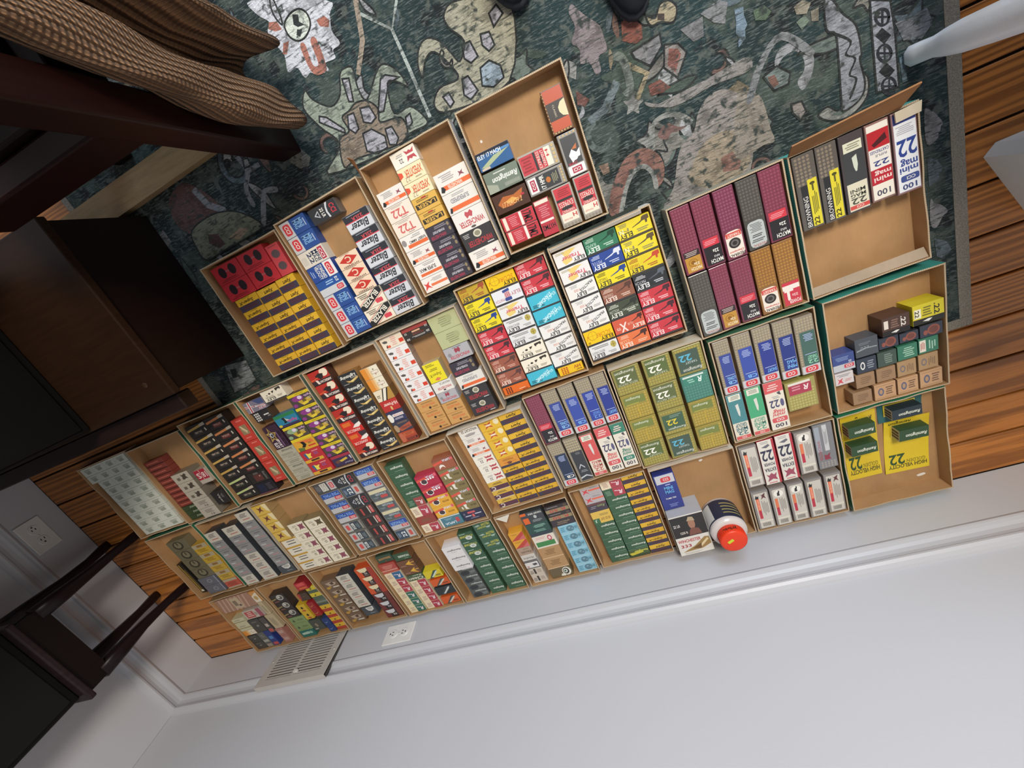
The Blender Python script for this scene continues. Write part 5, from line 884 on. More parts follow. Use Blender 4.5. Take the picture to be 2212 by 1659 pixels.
OUTP={6:'c8c2b8',8:'4ea39a',9:'3c8c80',10:'2f7c5c',11:'3f6c54',13:'c4b8a4',14:'d0c8bc',17:'c8c0b4',18:'b8b0a4',21:'3a6a54',22:'3a6a54',24:'2f6a50',3:'b8b4b4',4:'aaa6a4',7:'8c8a7c',20:'5c6c5c',19:'c4bcae',25:'c0b8a8'}
RIMH=.041
ZT={}
def tray(k):
    cx,cy,w,h,a=TRAYS[k]; z=RT+.0014 if (cx>.72 and cy>.4) else 0.0006
    ZT[k]=z
    t=empty('cardboard_tray',(cx,cy,z),a)
    if k in (10,): lab='shallow cardboard tray holding yellow and teal blister cards'
    elif k==14: lab='shallow cardboard tray holding the orange-capped jar'
    else: lab='shallow cardboard tray, the '+TP[k][0]
    tag(t,lab,'tray','cardboard trays laid in a grid')
    rnd=random.Random(k*7+1); th=.003
    box('base_panel',(-w/2+.001,-h/2+.001,0,w/2-.001,h/2-.001,.003),KR,t)
    om=mat(OUTP[k],.6,'paper') if k in OUTP else KRD
    for side in range(4):
        ln=(w if side%2==0 else h-2*th-.0006); n=16; vs=[];fs=[];fm=[]
        ph=rnd.uniform(0,6.3); am=rnd.uniform(.0,.0008); f1=rnd.uniform(1,2.6); dip=rnd.uniform(.0005,.005)
        for i in range(n+1):
            u=i/n; x=-ln/2+ln*u; e=math.sin(math.pi*u)
            b=-e*(am*(.6+.4*math.sin(f1*6.3*u+ph)))   # bows inwards at the rim
            zt=RIMH-e*dip*(.5+.5*math.sin(2.3*6.3*u+ph))+rnd.uniform(-.0003,.0003)
            vs+=[(x,0,.0),(x,b,zt),(x,b-th,zt),(x,-th,.0031)]
        for i in range(n):
            p=i*4; fs+=[(p,p+4,p+5,p+1),(p+1,p+5,p+6,p+2),(p+2,p+6,p+7,p+3),(p+3,p+7,p+4,p)]; fm+=[1,2,0,0]
        fs+=[(0,1,2,3),(n*4+3,n*4+2,n*4+1,n*4)]; fm+=[2,2]
        o=mesh('side_panel',vs,fs,[KR,om,EDG],fm,parent=t)
        o.location=[(0,h/2,0),(-w/2,0,0),(0,-h/2,0),(w/2,0,0)][side]; o.rotation_euler=(0,0,[0,math.pi/2,math.pi,-math.pi/2][side])
    return t
TROOT={k:tray(k) for k in TRAYS}
def flap(k,pts,m=None,th=.0028):
    # bent cardboard flap: quad pts (x,y,z) in tray frame, given a thickness along its normal
    P=[Vector(p) for p in pts]; nn=(P[1]-P[0]).cross(P[-1]-P[0]).normalized()*th; n=len(P)
    vs=P+[p+nn for p in P]; fs=[tuple(range(n))[::-1],tuple(range(n,2*n))]+[(i,(i+1)%n,n+(i+1)%n,n+i) for i in range(n)]
    return mesh('folded_flap',vs,fs,m or KRD,parent=TROOT[k])
w8,h8=TRAYS[8][2]/2,TRAYS[8][3]/2
flap(8,[(-w8+.002,h8+.001,.04),(w8-.03,h8+.001,.042),(w8-.022,h8+.03,.082),(-w8-.004,h8+.02,.074)],mat('96693f',.75,'kraft'))
flap(8,[(w8-.044,h8-.022,.0475),(w8-.004,h8-.02,.0475),(w8-.002,h8-.002,.048),(w8-.045,h8-.004,.048)],mat('c2b7a2',.7,'paper'))
flap(8,[(-w8+.004,-h8+.004,.038),(w8-.004,-h8+.004,.038),(w8-.006,-h8+.024,.030),(-w8+.006,-h8+.022,.030)],mat('a3917c',.7,'kraft'),.0016)
w3,h3=TRAYS[3][2]/2,TRAYS[3][3]/2
flap(3,[(-w3+.001,h3-.004,.04),(-w3+.001,h3-.026,.041),(-w3+.012,h3+.012,.07),(-w3+.004,h3+.02,.072)],mat('7d5330',.75,'kraft'))
w34,h34=TRAYS[34][2]/2,TRAYS[34][3]/2
flap(34,[(-w34+.004,h34-.006,.0425),(-w34+.05,h34-.004,.0425),(-w34+.03,h34-.03,.040)],mat('ddd6c8',.6,'paper'),.001)
w6,h6=TRAYS[6][2]/2,TRAYS[6][3]/2
flap(6,[(-w6+.004,h6-.0042,.0425),(w6-.02,h6-.0042,.0425),(w6-.02,h6-.011,.038),(-w6+.004,h6-.011,.038)],mat('c0b7ac',.6,'paper'),.002)
flap(6,[(-w6+.004,h6+.0012,.0416),(w6-.024,h6+.0012,.0416),(w6-.024,h6+.009,.0440),(-w6+.004,h6+.0045,.0425)],mat('2c352d',.7,'paper'),.0012)
# scraps of paper stuck on bare cardboard
def scrap(k,x,y,rx,ry,a=0):
    P=[(rx*math.cos(t*.785+.2)*(1 if t%2 else .8),ry*math.sin(t*.785+.2)) for t in range(8)]
    o=prism('paper_scrap',P,.0032,.0036,mat('e0dcd4',.6,'print'),TROOT[k]); o.location=(x,y,0); o.rotation_euler=(0,0,a)
scrap(14,.03,.107,.006,.0035,.3); scrap(4,-.085,.085,.003,.003); scrap(10,.07,-.12,.012,.004,.1)
# ---------- cartons
TXT={}
def text(s,st):
    k=(s,'b' in st,'i' in st)
    if k in TXT: return TXT[k]
    cu=bpy.data.curves.new('lettering','FONT'); cu.body=s; cu.resolution_u=2; cu.fill_mode='FRONT'
    if 'b' in st: cu.offset=.022
    if 'i' in st: cu.shear=.28
    ob=bpy.data.objects.new('lettering',cu); COL.objects.link(ob)
    bpy.context.view_layer.update()
    me=bpy.data.meshes.new_from_object(ob.evaluated_get(bpy.context.evaluated_depsgraph_get()))
    v=[(p.co.x,p.co.y) for p in me.vertices]; f=[tuple(p.vertices) for p in me.polygons]
    bpy.data.objects.remove(ob); bpy.data.curves.remove(cu); bpy.data.meshes.remove(me)
    x0=min(p[0] for p in v);x1=max(p[0] for p in v);y0=min(p[1] for p in v);y1=max(p[1] for p in v)
    TXT[k]=([((x-x0)/(x1-x0),(y-y0)/(y1-y0)) for x,y in v],f); return TXT[k]
class Buf:
    def __init__(s): s.v=[];s.f=[];s.m=[];s.ml=[];s.mi={}
    def add(s,vs,fs,c,rough):
        if c not in s.mi: s.mi[c]=len(s.ml); s.ml.append(mat(c,rough,'print'))
        k=len(s.v); s.v+=vs; s.f+=[tuple(k+i for i in f) for f in fs]; s.m+=[s.mi[c]]*len(fs)
    def done(s,name): return mesh(name,s.v,s.f,s.ml,s.m,link=False) if s.f else None
PROTO={}
def proto(k,w,h,z):
    if k in PROTO: return PROTO[k]
    desc,base,els,side,rough,plastic=D[k]
    # body: chamfered carton with tuck flaps pressed into both ends
    me=mesh('carton_body',bvs(-w/2,-h/2,0,w/2,h/2,z),BF,[mat(base,rough,'plastic' if plastic else 'paper'),mat(side,rough,'plastic' if plastic else 'paper')],link=False)
    bm=bmesh.new(); bm.from_mesh(me); bm.faces.ensure_lookup_table()
    ends=[f for f in bm.faces if abs(f.normal.x if w>h else f.normal.y)>.9]
    bmesh.ops.inset_individual(bm,faces=ends,thickness=.0022,depth=-.0004)
    es=[e for e in bm.edges if len(e.link_faces)==2 and e.calc_face_angle(0)>1.2]
    bmesh.ops.bevel(bm,geom=es,offset=(.0016 if plastic else .0005),segments=(2 if plastic else 1),affect='EDGES',profile=.5)
    for f in bm.faces: f.material_index=0 if f.normal.z>.7 else 1
    bm.to_mesh(me); bm.free()
    pan=Buf(); let=Buf(); hd=Buf(); lay=[0]
    def P(x,y,zz): return ((min(max(x,.0),1)-.5)*w*.985,(.5-min(max(y,0),1))*h*.985,zz)
    cov=[e[1:5] for e in els if e[0] in 'rq']
    for e in els:
        lay[0]+=1; zz=z+.00005+.00004*lay[0]; t=e[0]
        if t in 'r': _,x0,y0,x1,y1,c=e; pan.add([P(x0,y1,zz),P(x1,y1,zz),P(x1,y0,zz),P(x0,y0,zz)],[(0,1,2,3)],c,rough)
        elif t=='q':
            _,x0,y0,x1,y1,c=e; r=min((x1-x0)*w,(y1-y0)*h)*.25; a,b=r/w,r/h
            pan.add([P(x,y,zz) for x,y in ((x0+a,y1),(x1-a,y1),(x1-a*.3,y1-b*.3),(x1,y1-b),(x1,y0+b),(x1-a*.3,y0+b*.3),(x1-a,y0),(x0+a,y0),(x0+a*.3,y0+b*.3),(x0,y0+b),(x0,y1-b),(x0+a*.3,y1-b*.3))],[tuple(range(12))],c,rough)
        elif t=='e': _,cx,cy,rx,ry,c=e; pan.add([P(cx+rx*math.cos(i*math.pi/9),cy-ry*math.sin(i*math.pi/9),zz) for i in range(18)],[tuple(range(18))],c,rough)
        elif t=='p': _,pts,c=e; pan.add([P(x,y,zz) for x,y in pts],[tuple(range(len(pts)))],c,rough)
        elif t=='l':
            _,x0,y0,x1,y1,n,c=e; rr=random.Random(hash((len(k),n,int(x0*100),int(y0*100)))&65535); vert=(y1-y0)*h>(x1-x0)*w*1.4
            for i in range(n):
                s0=rr.uniform(0,.22); s1=rr.uniform(.75,1); d=i/n+.15/n; d2=d+.5/n
                q=(x0+(x1-x0)*d,y0+(y1-y0)*s0,x0+(x1-x0)*d2,y0+(y1-y0)*s1) if vert else (x0+(x1-x0)*s0,y0+(y1-y0)*d,x0+(x1-x0)*s1,y0+(y1-y0)*d2)
                let.add([P(q[0],q[3],zz),P(q[2],q[3],zz),P(q[2],q[1],zz),P(q[0],q[1],zz)],[(0,1,2,3)],c,rough)
        elif t=='t':
            _,s,x0,y0,x1,y1,c,st=e; v,f=text(s,st)
            if 'U' in st: q=[(x0+(x1-x0)*a,y1-(y1-y0)*b) for a,b in v]
            elif 'R' in st: q=[(x0+(x1-x0)*b,y0+(y1-y0)*a) for a,b in v]
            elif 'L' in st: q=[(x1-(x1-x0)*b,y1-(y1-y0)*a) for a,b in v]
            else: q=[(x1-(x1-x0)*a,y0+(y1-y0)*b) for a,b in v]
            let.add([P(x,y,zz) for x,y in q],f,c,rough)
        elif t=='d':
            _,s,cx,cy,l,hh,an,c,st=e; v,f=text(s,st); an=math.radians(an); ca,sa=math.cos(an),math.sin(an); q=[]
            for a,b in v:
                dx=-(a-.5)*l*w; dy=(b-.5)*hh*h; q.append((cx+(dx*ca-dy*sa)/w,cy+(dx*sa+dy*ca)/h))
            let.add([P(x,y,zz) for x,y in q],f,c,rough)
        elif t=='g':
            _,x0,y0,x1,y1,nx,ny,c=e; r=min((x1-x0)*w/nx,(y1-y0)*h/ny)*.46
            for i in range(nx):
                for j in range(ny):
                    fx,fy=x0+(x1-x0)*(i+.5)/nx,y0+(y1-y0)*(j+.5)/ny
                    if any(q[0]-.01<fx<q[2]+.01 and q[1]-.01<fy<q[3]+.01 for q in cov): continue
                    px_,py_,_z=P(x0+(x1-x0)*(i+.5)/nx,y0+(y1-y0)*(j+.5)/ny,0)
                    if abs(px_)>w/2-r or abs(py_)>h/2-r: px_=max(-w/2+r,min(w/2-r,px_)); py_=max(-h/2+r,min(h/2-r,py_))
                    R1=[(px_+r*math.cos(m*.785),py_+r*math.sin(m*.785),z-.0003) for m in range(8)]; R2=[(px_+r*.8*math.cos(m*.785),py_+r*.8*math.sin(m*.785),z+.00035) for m in range(8)]
                    hd.add(R1+R2,[tuple(range(8,16))]+[(m,(m+1)%8,8+(m+1)%8,8+m) for m in range(8)],c,.35)
    PROTO[k]=(w,h,z,me,pan.done('printed_panel'),let.done('lettering'),hd.done('cartridge_heads')); return PROTO[k]
USED={}
def nname(k):
    wd=D[k][0].replace('-',' ').split(); n=next(i for i,w_ in enumerate(wd) if w_ in('carton','case','pack','box'))
    return '_'.join([w_ for w_ in wd[:n] if w_.isalpha() and w_.islower()]+['carton' if wd[n]=='box' else wd[n]])
ORD=['nearest wall','second from wall','third from wall','fourth from wall','fifth from wall','sixth from wall','seventh from wall','eighth from wall','ninth from wall','tenth from wall','eleventh from wall','twelfth from wall','thirteenth from wall']
def carton(k,t,x0,y0,x1,y1,z,rank=None):
    w,h=x1-x0,y1-y0; pw,ph,pz,me,pa,le,hd=proto(k,w,h,z); plastic=D[k][5]
    T=TRAYS[t]; ca,sa=math.cos(T[4]),math.sin(T[4]); mx,my=(x0+x1)/2,(y0+y1)/2
    o=put(nname(k),me); o.location=(T[0]+mx*ca-my*sa,T[1]+mx*sa+my*ca,ZT[t]+.0031); o.rotation_euler=(0,0,T[4]); o.scale=(w/pw,h/ph,z/pz)
    for nm,m_ in (('printed_panel',pa),('lettering',le),('cartridge_heads',hd)):
        if m_:
            c=put(nm,m_,o)
            if nm=='cartridge_heads': c['kind']='stuff'
    o['label']=D[k][0]; o['category']='case' if plastic else 'carton'; USED.setdefault((k,t),[]).append((o,rank))
import re
for t,x0,y0,x1,y1,types,hz in COLS:
    x0,y0,x1,y1=[v/1000 for v in (x0,y0,x1,y1)]; z=hz/1000
    if types[0]=='@':
        g,k=types.split(); ny,nx=[int(v) for v in g[1:].split('x')]
        for i in range(nx):
            for j in range(ny):
                a=(x1-x0)/nx; b=(y1-y0)/ny; carton(k,t,x0+a*i+.0003,y1-b*(j+1)+.0003,x0+a*(i+1)-.0003,y1-b*j-.0003,z,ny-1-j)
        continue
    L_=[]
    for s in types.split():
        m=re.match(r'([a-z_0-9]+)(?:\*(\d+))?(?::([\d.]+))?$',s); L_+= [(m[1],float(m[3] or 1))]*int(m[2] or 1)
    tot=sum(q[1] for q in L_); y=y1; rr=random.Random(int(x0*1e4)+t)
    for ri,(k,wt) in enumerate(L_):
        hh=(y1-y0)*wt/tot; j=rr.uniform(-.0006,.0006) if len(L_)>1 else 0
        carton(k,t,x0+.0007+j,y-hh+.0003,x1-.0007+j,y-.0003,z,len(L_)-1-ri if len(L_)>1 else ('wall-side row' if y0+y1<0 else 'room-side row')); y-=hh
TC={}
for k,t in USED: TC.setdefault(k,set()).add(t)
for (k,t),os_ in USED.items():
    one=len(os_)==1; seen={}
    for o,r in os_:
        tray_=' in '+TP[t][0]
        lab=D[k][0]+('' if one else ', '+(r if isinstance(r,str) else ORD[r]))+tray_
        if len(lab.split())>16: lab=D[k][0]+('' if one else ', '+(r if isinstance(r,str) else ORD[r]))+(tray_ if len(TC[k])>1 and one else '')
        o['label']=lab; seen.setdefault(lab,[]).append(o)
    for lab,oo in seen.items():
        if len(oo)>1:
            for o in oo: o['group']=lab
    if not one:
        for o,r in os_: o['group']=D[k][0]+tray_
# ---------- blister cards
YC=mat('d9bc28',.45,'paper'); 
def card(label,x0,y0,x1,y1,rz,z,cm,boxes,words,bxc,tilt=0):
    cx,cy=(x0+x1)/2,(y0+y1)/2; w,h=x1-x0,y1-y0
    o=empty('blister_card',(cx,cy,z),rz); tag(o,label,'blister pack'); o.rotation_euler=(tilt,0,rz)
    vs=[];fs=[];n=8
    for i in range(n+1):
        y=-h/2+h*i/n; lift=.003*(2*i/n-1)**2
        vs+=[(-w/2,y,lift),(w/2,y,lift),(w/2,y,lift+.0007),(-w/2,y,lift+.0007)]
    for i in range(n):
        p=i*4; fs+=[(p,p+1,p+5,p+4),(p+1,p+2,p+6,p+5),(p+2,p+3,p+7,p+6),(p+3,p,p+4,p+7)]
    fs+=[(0,3,2,1),(n*4,n*4+1,n*4+2,n*4+3)]
    mesh('backing_card',vs,fs,mat(cm,.45,'paper'),parent=o)
    b=Buf()
    for e in words:
        _,s,a0,b0,a1,b1,c,st=e; v,f=text(s,st)
        q=[(a1-(a1-a0)*a,b0+(b1-b0)*bb_) for a,bb_ in v]
        b.add([((x-.5)*w,(.5-y)*h,.003*(2*(.5-y))**2+.0010) for x,y in q],f,c,.45)
    if b.f: put('lettering',b.done('lettering'),o)
    for bx0,by0,bx1,by1 in boxes:
        bw,bh,bz=bx1-bx0,by1-by0,.027
        c=put('carton',mesh('carton',bvs(-bw/2,-bh/2,0,bw/2,bh/2,bz),BF,[mat(bxc,.4,'paper'),mat('b8b09c',.5,'paper')],[0,0,0,0,0,1],link=False),o); c.location=((bx0+bx1)/2-cx,(by0+by1)/2-cy,.0022)
        b=Buf(); v,f=text('Remington','bi'); b.add([((.5-(a*.72+.06))*bw,(-.05+.4*bb_-.1)*-bh,bz+.0001) for a,bb_ in v],f,'d8dccc',.4)
        for i in range(3): b.add([(-bw/2-.0001,-bh/2+bh*(.1+.27*i),.002),(-bw/2-.0001,-bh/2+bh*(.28+.27*i),.002),(-bw/2-.0001,-bh/2+bh*(.28+.27*i),bz-.003),(-bw/2-.0001,-bh/2+bh*(.1+.27*i),bz-.003)],[(0,1,2,3)],'4a3a2c',.6)
        put('lettering',b.done('lettering'),c)
        mesh('blister_rim',bvs(bx0-cx-.003,by0-cy-.003,.0023,bx1-cx+.003,by1-cy+.003,.0032),BF,mat('c9b43a',.2,'plastic'),parent=o)
Z10=ZT[10]+.0034
Wd=[T('HIGH VELOCITY',.08,.86,.95,.93,'4a4a24','b'),T('GOLDEN',.5,.79,.92,.85,'6a6424'),T('22',.1,.66,.46,.86,'33502c','b'),T('Remington',.2,.06,.9,.16,'3c3a1c','bi')]
card('long yellow blister card with two dark green cartons',2.369,.088,2.447,.290,-.01,Z10,'d9bc28',[(2.372,.239,2.430,.270),(2.372,.183,2.430,.213)],Wd,'2f4c30')
card('teal blister card with one navy carton',2.453,.238,2.548,.295,-.03,Z10,'2a5f62',[(2.468,.257,2.530,.284)],[],'26343c')
card('short yellow blister card with one dark green carton',2.458,.076,2.556,.236,-.06,Z10,'dcc02a',[(2.475,.190,2.537,.221)],Wd[:3]+[T('Remington',.1,.02,.6,.1,'3c3a1c','bi')],'2f4c30')
# ---------- orange-capped jar
jz=ZT[14]+.0032
jar=tag(empty('plastic_jar',(2.035,.098,jz)),'frosted plastic jar with navy label and orange screw cap','jar')
lathe('jar_body',[(.043,0),(.046,.003),(.0465,.08),(.045,.086),(.038,.090),(.030,.092)],mat('cfc6c2',.3,'plastic'),jar,48)
lathe('label',[(.0468,.010),(.0471,.012),(.0471,.074),(.0468,.076)],mat('232a40',.4,'paper'),jar,48)
def band(name,r,a0,a1,z0,z1,m,par,n=12):
    vs=[];fs=[]
    for i in range(n+1):
        a=a0+(a1-a0)*i/n
        for rr,zz in ((r,z0),(r,z1),(r+.0003,z1),(r+.0003,z0)): vs.append((rr*math.cos(a),rr*math.sin(a),zz))
    for i in range(n):
        p=4*i; fs+=[(p+k,p+(k+1)%4,p+4+(k+1)%4,p+4+k) for k in range(4)]
    fs+=[(0,1,2,3),(4*n+3,4*n+2,4*n+1,4*n)]
    return mesh(name,vs,fs,m,parent=par)
band('label_panel',.0472,2.1,3.5,.014,.072,mat('c6c4be',.5,'paper'),jar)
for i in range(4): band('label_print',.0472,.5,1.5,.024+.012*i,.027+.012*i,mat('a89c60',.5,'print'),jar)
cp=lathe('screw_cap',[(.0325,.0915),(.0335,.093),(.0335,.116),(.032,.119),(.028,.120)],mat('e23a14',.45,'paper'),jar,48)
for i in range(36):
    a=i*math.pi/18; c=box('grip_rib',(-.0006,-.0005,.095,.0006,.0005,.114),mat('d63412',.45,'paper'),cp); c.matrix_local=Matrix.Rotation(a,4,'Z')@Matrix.Translation((.0337,0,0))
st=box('price_sticker',(-.008,-.004,.1201,.008,.004,.1204),mat('c8d02c',.5,'print'),cp); st.matrix_local=Matrix.Translation((-.008,.004,0))@Matrix.Rotation(.5,4,'Z')
v,f=text('Super','bi'); b=Buf(); b.add([(.0342*math.cos(1.0+a*1.1),.0342*math.sin(1.0+a*1.1),.099+.013*(1-q)) for a,q in v],f,'241a18',.5); put('lettering',b.done('lettering'),cp)
# ---------- dark furniture along the side wall
DW=mat('150b08',.45,'darkwood'); DW2=mat('24160d',.4,'darkwood'); BLK=mat('090807',.6,'darkwood')
b=tag(empty('low_bench',(.62,1.2,0)),'low dark wooden bench with a glossy top beside the trays','bench')
box('top_board',(-.60,-.192,.226,.396,.2,.245),DW2,b,bev=.003,seg=2)
box('side_panel',(.372,-.186,.016,.388,.194,.2255),DW,b)
box('side_panel',(-.59,-.186,.016,-.574,.194,.2255),DW,b)
box('back_panel',(-.573,.178,.016,.371,.194,.2255),BLK,b)
box('bottom_board',(-.59,-.186,.006,.388,.194,.0158),DW,b)
box('front_lip',(-.59,-.232,.185,.372,-.193,.222),mat('1f1411',.3,'darkwood'),b,bev=.003)
for x in (-.57,.35):
    for y in (-.17,.17): box('foot',(x,y,RT+.0014 if x>0 else .0001,x+.03,y+.02,.0059),BLK,b)
lathe('bolt_cap',[(.007,0),(.006,.0008),(.002,.001)],mat('33241a',.3,'darkwood'),b,n=16).location=(.345,-.15,.2451)
tb=tag(empty('cabinet_raised_for_shade',(.43,1.2,.2453)),'tall black cabinet standing on the low dark bench','cabinet')
box('cabinet_body',(-.33,-.185,0,.325,.185,1.25),BLK,tb,bev=.004); box('crown',(-.34,-.19,1.2503,.338,.195,1.29),BLK,tb,bev=.005)  # unseen upper height and crown added to shade the left wall
for z in (.02,.64): 
    d=box('door',(.3255,-.178,z,.331,.178,z+.59),BLK,tb,bev=.002); box('handle',(.3315,-.15,z+.25,.337,-.14,z+.36),mat('15120f',.4,'plastic'),d,bev=.001)
# side table with curved legs and a black cabinet on it
s=tag(empty('side_table',(.12,.5,0)),'small dark wooden side table with curved legs by the wall','table')
def leg(name,par,path,m,rnd=.0):
    rings=[]
    for x,y,z,w,d in path: rings.append([(x+w*a,y+d*c_,z) for a,c_ in ((-1,-.6),(-.6,-1),(.6,-1),(1,-.6),(1,.6),(.6,1),(-.6,1),(-1,.6))])
    return loft(name,rings,m,par,smooth=True)
for sx,sy in ((1,-1),(-1,-1),(1,1),(-1,1)):
    x=.055*sx+ .004; y=.125*sy
    leg('leg',s,[(x+.022*sx,y+.004*sy,.0004,.011,.013),(x+.018*sx,y+.003*sy,.02,.013,.014),(x+.006*sx,y,.08,.011,.012),(x+.002*sx,y-.002*sy,.16,.014,.015),(x+.006*sx,y,.24,.019,.02),(x+.008*sx,y+.002*sy,.312,.022,.022)],mat('1e1315',.35,'darkwood'))
box('apron',(-.078,-.140,.295,-.062,.14,.36),DW,s); box('apron',(.062,-.140,.295,.084,.14,.36),DW,s); box('apron',(-.061,-.142,.295,.061,-.126,.36),DW,s); box('apron',(-.061,.126,.295,.061,.142,.36),DW,s)
box('table_top',(-.098,-.155,.361,.098,.158,.379),mat('2a2022',.3,'darkwood'),s,bev=.005,seg=3)
k=tag(empty('speaker_cabinet',(.115,.5,.3793)),'black cabinet standing on the small side table','cabinet')
box('cabinet_body',(-.085,-.135,.0,.078,.15,.62),BLK,k,bev=.004); box('front_grille',(.0785,-.12,.02,.084,.135,.60),mat('050505',1.0,'print'),k,bev=.002)  # upper height out of view, made tall to dim the side wall nearby
# armchair with knitted blanket
c=tag(empty('wooden_chair',(1.2,1.6,0)),'dark wooden armchair draped with the knitted blanket','chair')
def cbox(n,b_,m=DW,bev=.004): return box(n,(b_[0]-1.2,b_[1]-1.6,b_[2],b_[3]-1.2,b_[4]-1.6,b_[5]),m,c,bev=bev,seg=2)
MH=mat('1c0a08',.4,'darkwood')
cbox('leg',(1.392,1.345,RT+.0014,1.445,1.395,.615),MH); cbox('leg',(1.392,1.90,RT+.0014,1.44,1.95,1.0)); cbox('leg',(1.03,1.50,RT+.0014,1.075,1.545,.615)); cbox('leg',(1.03,1.90,RT+.0014,1.075,1.95,1.0))
cbox('armrest',(1.375,1.335,.6155,1.448,1.8995,.64)); cbox('armrest',(1.02,1.46,.6155,1.085,1.8995,.64))
cbox('seat_rail',(1.076,1.35,.34,1.391,1.385,.42),MH); cbox('seat_rail',(1.076,1.91,.34,1.391,1.94,.42)); cbox('seat_rail',(1.36,1.396,.34,1.395,1.899,.42)); cbox('seat_rail',(1.04,1.546,.34,1.07,1.899,.42)); cbox('seat',(1.08,1.39,.40,1.358,1.905,.43))
for i in range(4): cbox('back_slat',(1.10+i*.075,1.918,.431,1.14+i*.075,1.935,.94))  # unseen chair back, added to cast soft shade on the left
cbox('back_rail',(1.0755,1.91,.94,1.3915,1.945,1.0))
for i in range(5): cbox('side_slat',(1.40,1.46+i*.085,.4205,1.415,1.495+i*.085,.615),bev=.002)
# blanket: folded cloth hanging over the arm rest
HEM=[(1.462,1.372),(1.492,1.352),(1.513,1.358),(1.516,1.385),(1.508,1.42),(1.475,1.450),(1.455,1.470),(1.48,1.482),(1.537,1.486),(1.535,1.505),(1.50,1.53),(1.468,1.548),(1.466,1.58),(1.475,1.615),(1.462,1.65),(1.47,1.69)]
def sm(P,n):
    out=[]
    for i in range(len(P)-1):
        p0=P[max(i-1,0)];p1=P[i];p2=P[i+1];p3=P[min(i+2,len(P)-1)]
        for j in range(n):
            t=j/n; out.append(tuple(.5*((2*b_)+(-a+c_)*t+(2*a-5*b_+4*c_-d_)*t*t+(-a+3*b_-3*c_+d_)*t**3) for a,b_,c_,d_ in zip(p0,p1,p2,p3)))
    out.append(P[-1]); return out
H=sm(HEM,6); rows=[]; nz=30
for r in range(nz+1):
    z=.085+.56*r/nz; row=[]
    for i,(x,y) in enumerate(H):
        f=1-.25*max(0,(z-.3)/.35); mx_=1.49
        zz=z+(.012*math.sin(i*.35)*(1-r/nz))
        row.append((mx_+(x-mx_)*f-.08*(z-.1)+.003*math.sin(r*.9+i*.5),y+max(0,z-.25)*.2+.004*math.sin(r*.5+i*.2),zz))
    rows.append(row)
for dz,dx in ((.655,-.02),(.66,-.05),(.655,-.085)):
    rows.append([(1.44+dx*1.0+(x-1.49)*.25,max(y+.08,1.412),dz) for x,y in H])
vs=[p for r in rows for p in r]; n=len(H); fs=[(r*n+i,r*n+i+1,(r+1)*n+i+1,(r+1)*n+i) for r in range(len(rows)-1) for i in range(n-1)]
bl=mesh('knitted_blanket',vs,fs,mat('8d6848',.95,'knit'),smooth=True); tag(bl,'tan knitted blanket hanging in folds over the armchair','blanket')
uv=bl.data.uv_layers.new(name='UVMap')
for p in bl.data.polygons:
    for li,vi in zip(p.loop_indices,p.vertices): uv.data[li].uv=((vi%n)/n*1.6,(vi//n)/len(rows))
so=bl.modifiers.new('thickness','SOLIDIFY'); so.thickness=.007
bd=tag(prism('wooden_board',[(.78,1.408),(1.312,1.425),(1.312,1.483),(.78,1.470)],RT+.0013,.026,mat('8a7252',.5,'darkwood')),'pale bare wooden board lying on the rug behind the bench','board')
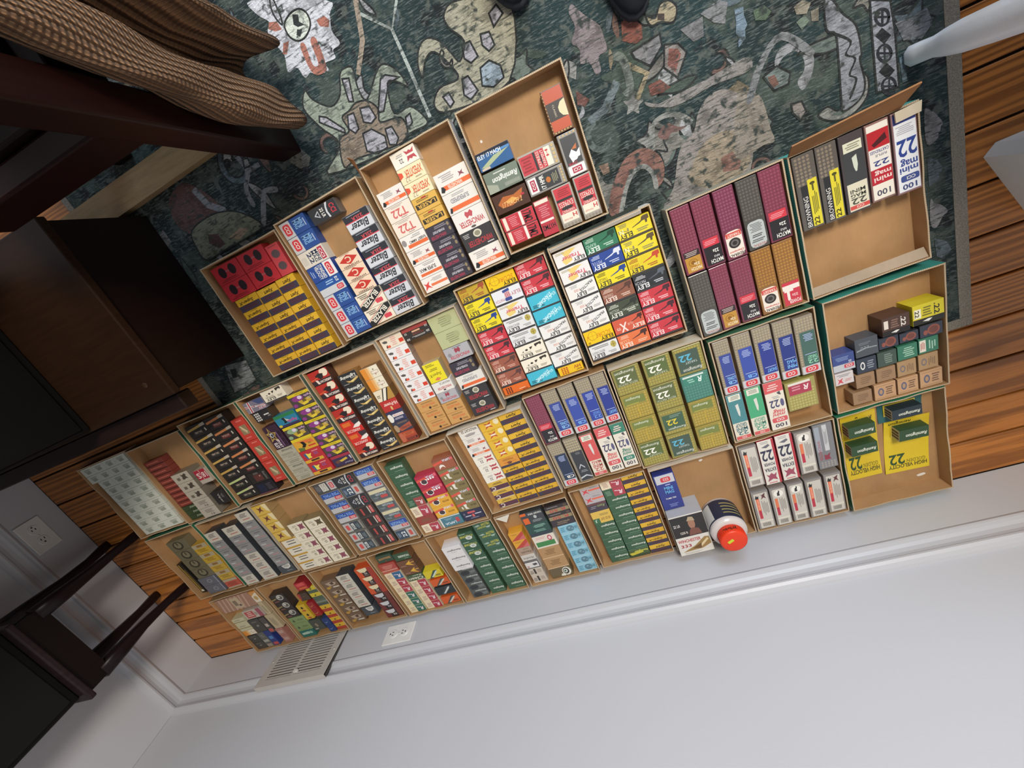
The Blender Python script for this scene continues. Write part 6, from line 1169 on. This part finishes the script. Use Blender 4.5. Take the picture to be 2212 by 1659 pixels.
# white table leg and white cabinet at the other side
t=tag(empty('white_table',(2.63,1.2,0)),'white painted table with tapered feet standing on the rug','table')
WP=mat('e6e9f0',.35,'wall')
def sab(x,y,sx):
    pts=[(0,RT+.0014,.014),(.000,.012,.0165),(.002,.03,.016),(.004,.055,.0155),(.004,.085,.020),(.004,.12,.0235),(.006,.17,.025),(.008,.24,.026),(.01,.42,.03)]
    rings=[[(x-2.63+sx*dx+r*a,y-1.2+r*b_,z) for a,b_ in ((-1,-.55),(-.55,-1),(.55,-1),(1,-.55),(1,.55),(.55,1),(-.55,1),(-1,.55))] for dx,z,r in pts]
    return loft('leg',rings,WP,t)
for x,y,sx in ((2.582,.998,1),(2.582,1.62,1),(3.2,.998,-1),(3.2,1.62,-1)): sab(x,y,sx)
box('apron',(-.03,-.165,.36,.56,-.14,.44),WP,t); box('apron',(-.03,.38,.36,.56,.405,.44),WP,t); box('apron',(-.055,-.17,.36,-.0305,.41,.44),WP,t); box('apron',(.5605,-.17,.36,.585,.41,.44),WP,t)
box('stretcher',(-.05,-.16,.16,-.03,.38,.20),WP,t,bev=.004)
box('table_top',(-.04,-.58,.441,.63,.47,.47),WP,t,bev=.006,seg=2)  # unseen overhang towards the wall added to shade the planks below
wc=tag(empty('white_cabinet',(2.85,.72,0)),'white painted cabinet corner on the bare planks','cabinet')
def cp_(pts): return [(x-2.85,y-.72) for x,y in pts]
prism('plinth',cp_([(2.689,.772),(2.755,.640),(3.05,.60),(3.08,.80),(2.709,.791)]),.0002,.30,mat('cfcdc9',.4,'wall'),wc)
prism('cabinet_top',cp_([(2.682,.774),(2.75,.632),(3.06,.59),(3.09,.81),(2.704,.797)]),.3003,.325,WP,wc)
# photographer's dark shoes at the edge of the rug
SH=mat('151a26',.7,'paper')
def shoe(x,y,rz,label):
    o=tag(empty('shoe',(x,y,RT+.0014),rz),label,'shoe','shoes of the photographer')
    def ring(z,s,l0=0):
        P=[]
        for i in range(24):
            a=2*math.pi*i/24; px_=math.cos(a); py=math.sin(a)
            wd=.046*(1-.12*py) ; P.append((px_*wd*s,(py*.135*s if py<0 else py*.135*s)+l0,z))
        return P
    loft('sole',[ring(0,.98),ring(.004,1.03),ring(.018,1.03),ring(.020,.99)],mat('20242c',.8,'print'),o)
    loft('upper',[ring(.0202,.98),ring(.035,.97,.002),ring(.05,.86,.012),ring(.062,.66,.03),ring(.07,.5,.045)],SH,o)
    for i in range(4): box('lace',(-.022,.01+.016*i,.060+.003*i,.022,.015+.016*i,.0635+.003*i),mat('2c3240',.8,'print'),o,bev=.001)
    return o
shoe(1.955,1.497,.15,'dark navy shoe toe pointing at the half-empty clear red pack tray')
shoe(2.162,1.392,-.05,'dark navy shoe toe pointing at the white flower border of the rug')
